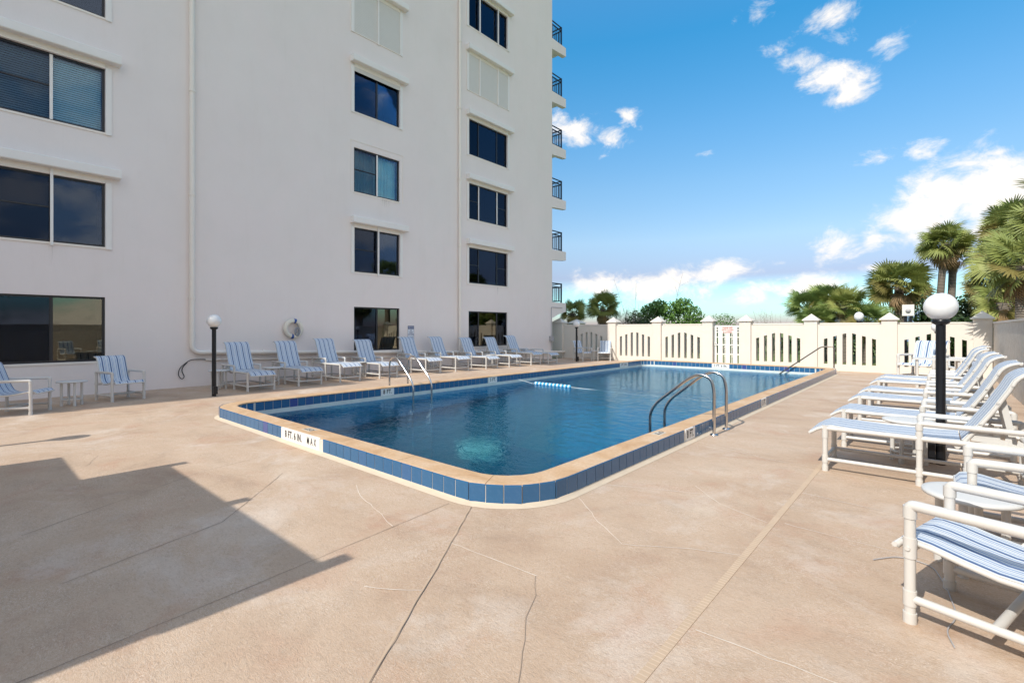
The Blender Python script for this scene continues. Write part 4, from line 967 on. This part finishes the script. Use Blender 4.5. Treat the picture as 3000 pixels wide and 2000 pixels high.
for x, y, lab in [(.155, 4.02, 'round white side table between the two nearest armchairs'), (-.235, 6.83, 'round white side table between the first two right hand loungers'), (-12.37, 1.45, 'white side table between the two armchairs on the left'),
                  (-12.98, 4.16, 'white side table directly behind the left lamp post'), (-12.88, 5.36, 'white side table between the two loungers left of the life ring'), (-13.06, 7.95, 'white side table between the third and fourth loungers by the building'),
                  (-13.28, 11.0, 'white side table left of the lounger by the straight downspout'), (-13.0, 13.58, 'white side table below the three-pane window'), (-11.78, 19.25, 'small table between the two far armchairs at the building corner')]:
    place(tb, used_t, (x, y, 0), random.uniform(0, 1), lab, 'small round white side tables')
t = empty('patio_table', 'white rectangular patio table before the high backed chairs in the far corner', 'table', (.0, 15.9, 0), R(3))
MB().box((-.46, -.32, .69), (.46, .32, .73)).build('table_top', M['tabletop'], t)
for sx in (1, -1):
    for sy in (1, -1): lg = MB(); pvc_leg(lg, .38 * sx, .26 * sy, .69, .026); lg.build('leg', M['pvc'], t)
# cable ties lying on the deck under the nearest chair
t = empty('cable', 'grey cable lying on the deck beneath the nearest armchair', 'cable')
MB().tube(fillet([(-.30, 3.78, .008), (-.18, 3.95, .008), (-.02, 3.92, .008), (.04, 3.65, .008), (.08, 3.30, .008), (.03, 3.12, .008), (.06, 2.98, .008)], .1, 5), .0032, 6).build('wire', M['grey_pipe'], t)

# ------------------------------------------------------------------ shade canopy behind the camera (throws the big shadow on the left)
cn = empty('shade_canopy', 'unseen flat roofed shade canopy throwing the big notched shadow over the left deck', 'shade canopy')
CH = 2.6; off = CH / .93
def sh(x, y): return (x - off * .055, y - off)
x0, y1 = sh(-6.15, 1.41); x1, _ = sh(-2.80, 1.53)
MB().box((x0, -8.9, CH), (x1, y1, CH + .08)).build('roof', M['wood'], cn)
for bx_ in (-6.14, -4.43, -2.83):
    a = sh(bx_, 1.53)[0]; MB().box((a - .05, -1.998, CH - .16), (a + .06, y1 + .25, CH - .002)).build('beam', M['wood'], cn)
MB().box((x0 - 1.3, -8.8, 0), (x1, -2.0, CH - .003)).build('wall', M['facade'], cn)  # unseen wall added under the roof to keep sky light off the shadow
MB().box((x0 - 1.35, -8.9, CH), (x0 - .002, sh(0, .05)[1], CH + .07)).build('side_roof', M['wood'], cn)

# ------------------------------------------------------------------ vegetation
rnd = random.Random(11)
def fan_mesh(L, pet, nseg, spread, droop, mat, seed, pmat=None):
    r = random.Random(seed); mb = MB(); w = pet
    mb.tube([(0, 0, 0), (pet * .5, 0, .04 * pet), (pet, 0, 0)], [.014, .011, .008], 4)
    for i in range(nseg):
        a = (i / (nseg - 1) - .5) * spread; l = L * (1 - .28 * abs(a / (spread / 2)) ** 1.5) * r.uniform(.86, 1.08); a += r.uniform(-.03, .03)
        d = Vector((math.cos(a), math.sin(a), .0)); sd = Vector((-math.sin(a), math.cos(a), 0)); o = Vector((pet, 0, 0))
        fold = .16 * (1 - abs(a) / (spread / 2)) ; wd = L * spread / nseg * .27 + .004; zz_ = r.uniform(-.03, .03)
        p1 = o + d * l * .05; p2 = o + d * l * .45 + Vector((0, 0, -droop * l * .10 + zz_ * l + fold * .1)); p3 = o + d * l * .78 + Vector((0, 0, -droop * l * .30 + zz_ * l)); p4 = o + d * l * .98 + Vector((0, 0, -droop * l * .62 + zz_ * l))
        k = len(mb.v); mb.v += [tuple(p1), tuple(p2 + sd * wd), tuple(p2 - sd * wd), tuple(p3 + sd * wd * .6), tuple(p3 - sd * wd * .6), tuple(p4)]
        mb.face((k, k + 2, k + 1)); mb.face((k + 1, k + 2, k + 4, k + 3)); mb.face((k + 3, k + 4, k + 5))
    me = bpy.data.meshes.new('frond'); me.from_pydata(mb.v, [], mb.f); me.materials.append(mat); me.polygons.foreach_set('use_smooth', mb.sm); me.update(); return me
FANS = {k: [fan_mesh(.54, .52, 28, R(235), (.1, .35, .8)[s_ - 1], M[k], s_) for s_ in (1, 2, 3)] for k in ('palm', 'palm_dark', 'palm_yellow')}
FANS['palm_dead'] = [fan_mesh(.55, .42, 20, R(150), 1.0, M['palm_dead'], s_) for s_ in (4, 5)]
TRK = {}
def palm(label, x, y, zc, r, n=40, dead=8, trunk=True, tr=.13, lean=(0, 0), green='palm', yellow=.12, boots=False, lo=-30, group='palms behind the far wall'):
    t = empty('palm_tree', label, 'palm tree', (x, y, 0), 0, group); sc = r / 1.06
    top = Vector((lean[0], lean[1], zc))
    if trunk:
        mb = MB(); P = [Vector((0, 0, -.05)), Vector((lean[0] * .2, lean[1] * .2, zc * .35)), Vector((lean[0] * .6, lean[1] * .6, zc * .7)), top]
        mb.tube(P, [tr * 1.25, tr, tr * .92, tr * .9], 10)
        if boots:
            for i in range(46):
                z = zc * rnd.uniform(.25, .98); a = rnd.uniform(0, 2 * PI); c = Vector((lean[0] * z / zc + tr * math.cos(a), lean[1] * z / zc + tr * math.sin(a), z)); d = Vector((math.cos(a) * .12, math.sin(a) * .12, .16)) * rnd.uniform(.8, 1.5)
                mb.tube([c, c + d], [.035, .012], 4)
        mb.build('trunk', M['bark'], t)
    for i in range(n):
        f = (i + .5) / n; el = R(82 - (82 - lo) * f ** .85) + R(rnd.uniform(-8, 8)); az = i * 2.39996 + rnd.uniform(-.2, .2)
        k = 'palm_yellow' if (f > .6 and rnd.random() < yellow * 2) else green
        s_ = sc * rnd.uniform(.86, 1.1) * (.85 if f < .12 else 1)
        o = put('frond', rnd.choice(FANS[k]), t, top, (0, 0, 0)); o.rotation_euler = Euler((rnd.choice((-1, 1)) * rnd.uniform(.1, 1.25), -el, az), 'XYZ'); o.scale = (s_, s_, s_)
    for i in range(dead):
        az = i * 2.39996 + rnd.uniform(-.3, .3); el = R(rnd.uniform(-85, -38)); s_ = sc * rnd.uniform(.7, 1.05)
        o = put('dead_frond', rnd.choice(FANS['palm_dead']), t, top - Vector((0, 0, .08 * i / max(1, dead) * r)), (0, 0, 0)); o.rotation_euler = Euler((rnd.uniform(-.6, .6), -el, az), 'XYZ'); o.scale = (s_, s_, s_)
    return t
palm('tall slim-trunked palm rising above the globe of the right lamp', 0.0, 28, 5.1, 1.15, 54, 16, tr=.14, lean=(.25, 0), yellow=.08, lo=-35)
palm('dark tall palm trunk leaning behind the slim palm', .42, 28.7, 4.6, .85, 16, 14, tr=.15, lean=(.12, 0), yellow=.1)
palm('stocky palm with shaggy trunk left of the tall slim palm', -1.28, 28, 3.35, 1.42, 48, 16, tr=.2, boots=True, yellow=.2)
for i, (px_, py_, zc, r, lab) in enumerate([(-4.55, 26, 2.35, 1.15, 'left palm of the low palm clump behind the wall'), (-3.7, 26.3, 2.65, 1.2, 'tallest palm in the middle of the low palm clump'), (-3.05, 25.6, 2.45, 1.1, 'right palm of the low palm clump behind the wall'),
                                    (-2.2, 25.4, 1.75, 1.1, 'lowest drooping palm beside the globe lamp behind the wall'), (-4.0, 25, 1.7, 1.0, 'short front palm at the foot of the low palm clump')]):
    palm(lab, px_, py_, zc, r, 30, 3, tr=.15, green='palm_dark' if i != 2 else 'palm', lo=-20)
palm('small palm just right of the building balconies', -17.6, 26, 2.45, 1.12, 28, 10, tr=.2, boots=True, yellow=.25)
palm('bushy palm second from the building corner', -15.95, 27, 2.75, 1.3, 36, 10, tr=.2, boots=True, yellow=.18)
for i, (px_, py_, zc, r, n_, dd, lab) in enumerate([(2.0, 23.4, 3.9, 1.25, 40, 40, 'big ragged palm with brown skirt over the corner pillar'), (2.75, 22.6, 4.5, 1.4, 44, 44, 'largest palm of dead and green fronds at the right edge'), (1.55, 24.8, 3.2, 1.1, 32, 34, 'ragged palm full of dead fronds left of the corner pillar'),
                                    (2.2, 25, 5.2, 1.2, 40, 14, 'tall palm top showing above the ragged palms at the right'), (1.65, 22.4, 2.3, 1.0, 26, 40, 'low ragged palm hanging over the corner of the rough wall'), (3.1, 21.6, 5.6, 1.4, 40, 14, 'highest palm crown at the extreme right edge'),
                                    (1.75, 18.4, 3.1, 1.2, 32, 18, 'palm leaning over the rough wall near its corner')]):
    palm(lab, px_, py_, zc, r, n_, dd, tr=.22, yellow=.3, lo=-45, group='ragged palms at the right corner')
for i, (px_, py_, zc) in enumerate([(3.2, 15.5, 4.2), (3.4, 10.5, 3.8), (3.1, 5.5, 4.4), (3.6, .5, 3.9)]):
    palm(['palm beyond the rough wall, mirrored in the far windows', 'second palm beyond the rough wall, level with the loungers', 'third palm beyond the rough wall, level with the nearest chair', 'palm beyond the rough wall beside the camera'][i], px_, py_, zc, 1.6, 26, 8, tr=.2, green='palm_dark', group='palms outside the right wall')

def bush(name, label, cat, loc, blobs, n, size, mat, seed, twig=True, group=None):
    r = random.Random(seed); t = empty(name, label, cat, loc, 0, group); mb = MB()
    for i in range(n):
        cx, cy, cz, rx, ry, rz = r.choice(blobs)
        while True:
            d = Vector((r.gauss(0, 1), r.gauss(0, 1), r.gauss(0, 1)))
            if d.length > .01: break
        d.normalize(); k = r.uniform(.4, 1.35) ** .6
        p = Vector((cx + d.x * rx * k, cy + d.y * ry * k, max(.03, cz + d.z * rz * k)))
        nr = (d + Vector((r.gauss(0, .55), r.gauss(0, .55), r.gauss(0, .55)))).normalized(); a = nr.orthogonal().normalized(); a = (a * math.cos(i) + nr.cross(a) * math.sin(i)); b = nr.cross(a); s_ = size * r.uniform(.6, 1.25)
        k0 = len(mb.v); mb.v += [tuple(p - a * s_), tuple(p - b * s_ * .55), tuple(p + a * s_ + nr * s_ * .2), tuple(p + b * s_ * .55)]; mb.face((k0, k0 + 1, k0 + 2, k0 + 3))
    me = bpy.data.meshes.new('crown'); me.from_pydata(mb.v, [], mb.f); me.materials.append(mat); me.update(); put('crown', me, t)
    tr = MB()
    for cx, cy, cz, rx, ry, rz in blobs: tr.tube([(cx * .3, cy * .3, 0), (cx * .7, cy * .7, cz * .6), (cx, cy, cz)], [.07, .05, .02], 6)
    tr.build('trunk', M['bark'], t)
    return t
def blobset(seed, w, d, h, n, s0):
    r = random.Random(seed); return [(r.uniform(-w, w), r.uniform(-d, d), r.uniform(.35, 1) * h * (1 - .25 * abs(r.uniform(-1, 1))), s0 * r.uniform(.7, 1.2), s0 * r.uniform(.7, 1.2), s0 * r.uniform(.6, .95)) for _ in range(n)]
bush('seagrape_tree', 'wide bright green seagrape tree behind the slotted wall', 'tree', (-13.2, 30, 0), [(-1.75, 0, 1.95, .8, .8, .65), (-1.05, .2, 2.55, .6, .7, .5), (-.4, 0, 2.8, .5, .6, .5), (.3, .2, 2.55, .65, .7, .55), (1.15, 0, 2.85, .55, .6, .5), (1.75, .1, 2.2, .65, .8, .65), (2.1, 0, 1.5, .5, .7, .5), (0, -.3, 1.5, 1.7, .8, .8), (-1.2, -.2, 1.2, .8, .8, .7), (1.2, -.2, 1.3, .9, .8, .7)], 5200, .105, M['leaf'], 3)
bush('shrub', 'low pale green shrub in front of the seagrape tree', 'shrub', (-13.9, 28.5, 0), [(-.7, 0, 1.4, .7, .6, .5), (.1, 0, 1.5, .7, .6, .5), (0, 0, .7, 1.2, .7, .7)], 1800, .07, M['leaf_dark'], 5)
bush('shrub', 'round clipped green shrub behind the gate', 'shrub', (-9.7, 30, 0), [(0, 0, 1.35, 1.1, .9, .88), (.3, 0, .8, 1.3, .9, .8)], 3000, .06, M['leaf'], 6)
bush('shrub', 'dark shrub under the tall palm on the right', 'shrub', (.75, 26.2, 0), blobset(8, 1.0, .4, 3.0, 14, .62), 5200, .10, M['leaf_dark'], 8)
bush('shrub', 'dark thicket below the ragged palms at the wall corner', 'shrub', (2.2, 24.4, 0), blobset(9, 1.6, .8, 2.2, 12, .7), 4200, .09, M['leaf_dark'], 9)
# dune scrub: one long mass
r = random.Random(21); mb = MB()
for i in range(15000):
    x = r.uniform(-26, 9); h = 1.15 + .3 * math.sin(x * 1.3) + .25 * math.sin(x * 3.1 + 1) + .15 * math.sin(x * 7); yc = 31.5 + 1.2 * math.sin(x * .7)
    p = Vector((x, yc + r.uniform(-1.1, 1.1), h * r.random() ** .6)); a = Vector((r.gauss(0, 1), r.gauss(0, 1), r.gauss(0, 1))).normalized(); b = a.orthogonal().normalized(); s_ = r.uniform(.06, .15)
    k0 = len(mb.v); mb.v += [tuple(p - a * s_), tuple(p - b * s_ * .5), tuple(p + a * s_), tuple(p + b * s_ * .5)]; mb.face((k0, k0 + 1, k0 + 2, k0 + 3))
me = bpy.data.meshes.new('dune_scrub'); me.from_pydata(mb.v, [], mb.f); me.materials.append(M['leaf_dark']); me.update(); tag(put('dune_scrub', me), kind='stuff')
def twigs(name, label, loc, n, h, w, th, seed, lean=0, fork=True):
    r = random.Random(seed); t = empty(name, label, 'dry plant', loc); mb = MB()
    for i in range(n):
        b = Vector((r.uniform(-w, w), r.uniform(-.3, .3), 0)); d = Vector((r.gauss(lean, .16), r.gauss(0, .1), 1)); hh_ = h * r.uniform(.6, 1.05)
        p1 = b + d * hh_ * .5 + Vector((r.gauss(0, .04), 0, 0)); p2 = b + Vector((d.x * 1.25, d.y, 1)) * hh_
        mb.tube([b, p1, p2], [th, th * .8, th * .35], 4)
        if fork:
            for q in range(3): c = p1.lerp(p2, r.uniform(.1, .9)); mb.tube([c, c + Vector((r.gauss(lean, .22), r.gauss(0, .1), r.uniform(.15, .4))) * h * .35], [th * .5, th * .25], 3)
    mb.build('stems', M['twig'], t); return t
twigs('dry_bush', 'grey leafless bush between the bushy palm and the seagrape', (-15.2, 28.6, 0), 130, 2.75, 1.15, .012, 4)
twigs('tall_stalk', 'thin tall dry stalk behind the bushy palm', (-15.1, 29.5, 0), 3, 4.7, .12, .012, 5)
twigs('tall_stalk', 'thin tall dry stalk rising over the seagrape tree', (-13.4, 31, 0), 4, 5.2, .16, .012, 6)
twigs('dry_bush', 'bare arching twigs right of the gate', (-6.6, 28, 0), 9, 2.9, .35, .011, 7, -.16)
twigs('dry_bush', 'fine bare twigs above the wall right of the gate', (-7.6, 28.5, 0), 46, 2.15, 1.7, .008, 8)
twigs('dry_bush', 'brown bare twigs between the two right palms', (-.4, 29, 0), 40, 2.4, 1.0, .010, 9)
# meter box on two posts and the far blue building
t = empty('meter_box', 'pale square meter box on black posts beyond the wall', 'meter box', (-.78, 22.6, 0))
MB().box((-.17, -.06, 1.92), (.17, .06, 2.32)).build('box', M['gate'], t); MB().lathe([(.08, 0), (.075, .03), (0, .04)], 16, (0, 0, 0)).build('meter', M['grey_pipe'], t, (0, -.06, 2.1), (PI / 2, 0, 0))
for x in (-.07, .07): MB().box((x - .04, -.03, 0), (x + .04, .03, 1.918)).build('post', M['black'], t)
t = empty('far_building', 'pale blue low building far off between the right hand palms', 'building', (-6, 70, 0))
MB().box((-6, 0, 0), (6.6, 8, 3.4)).build('wall', M['far_blue'], t)
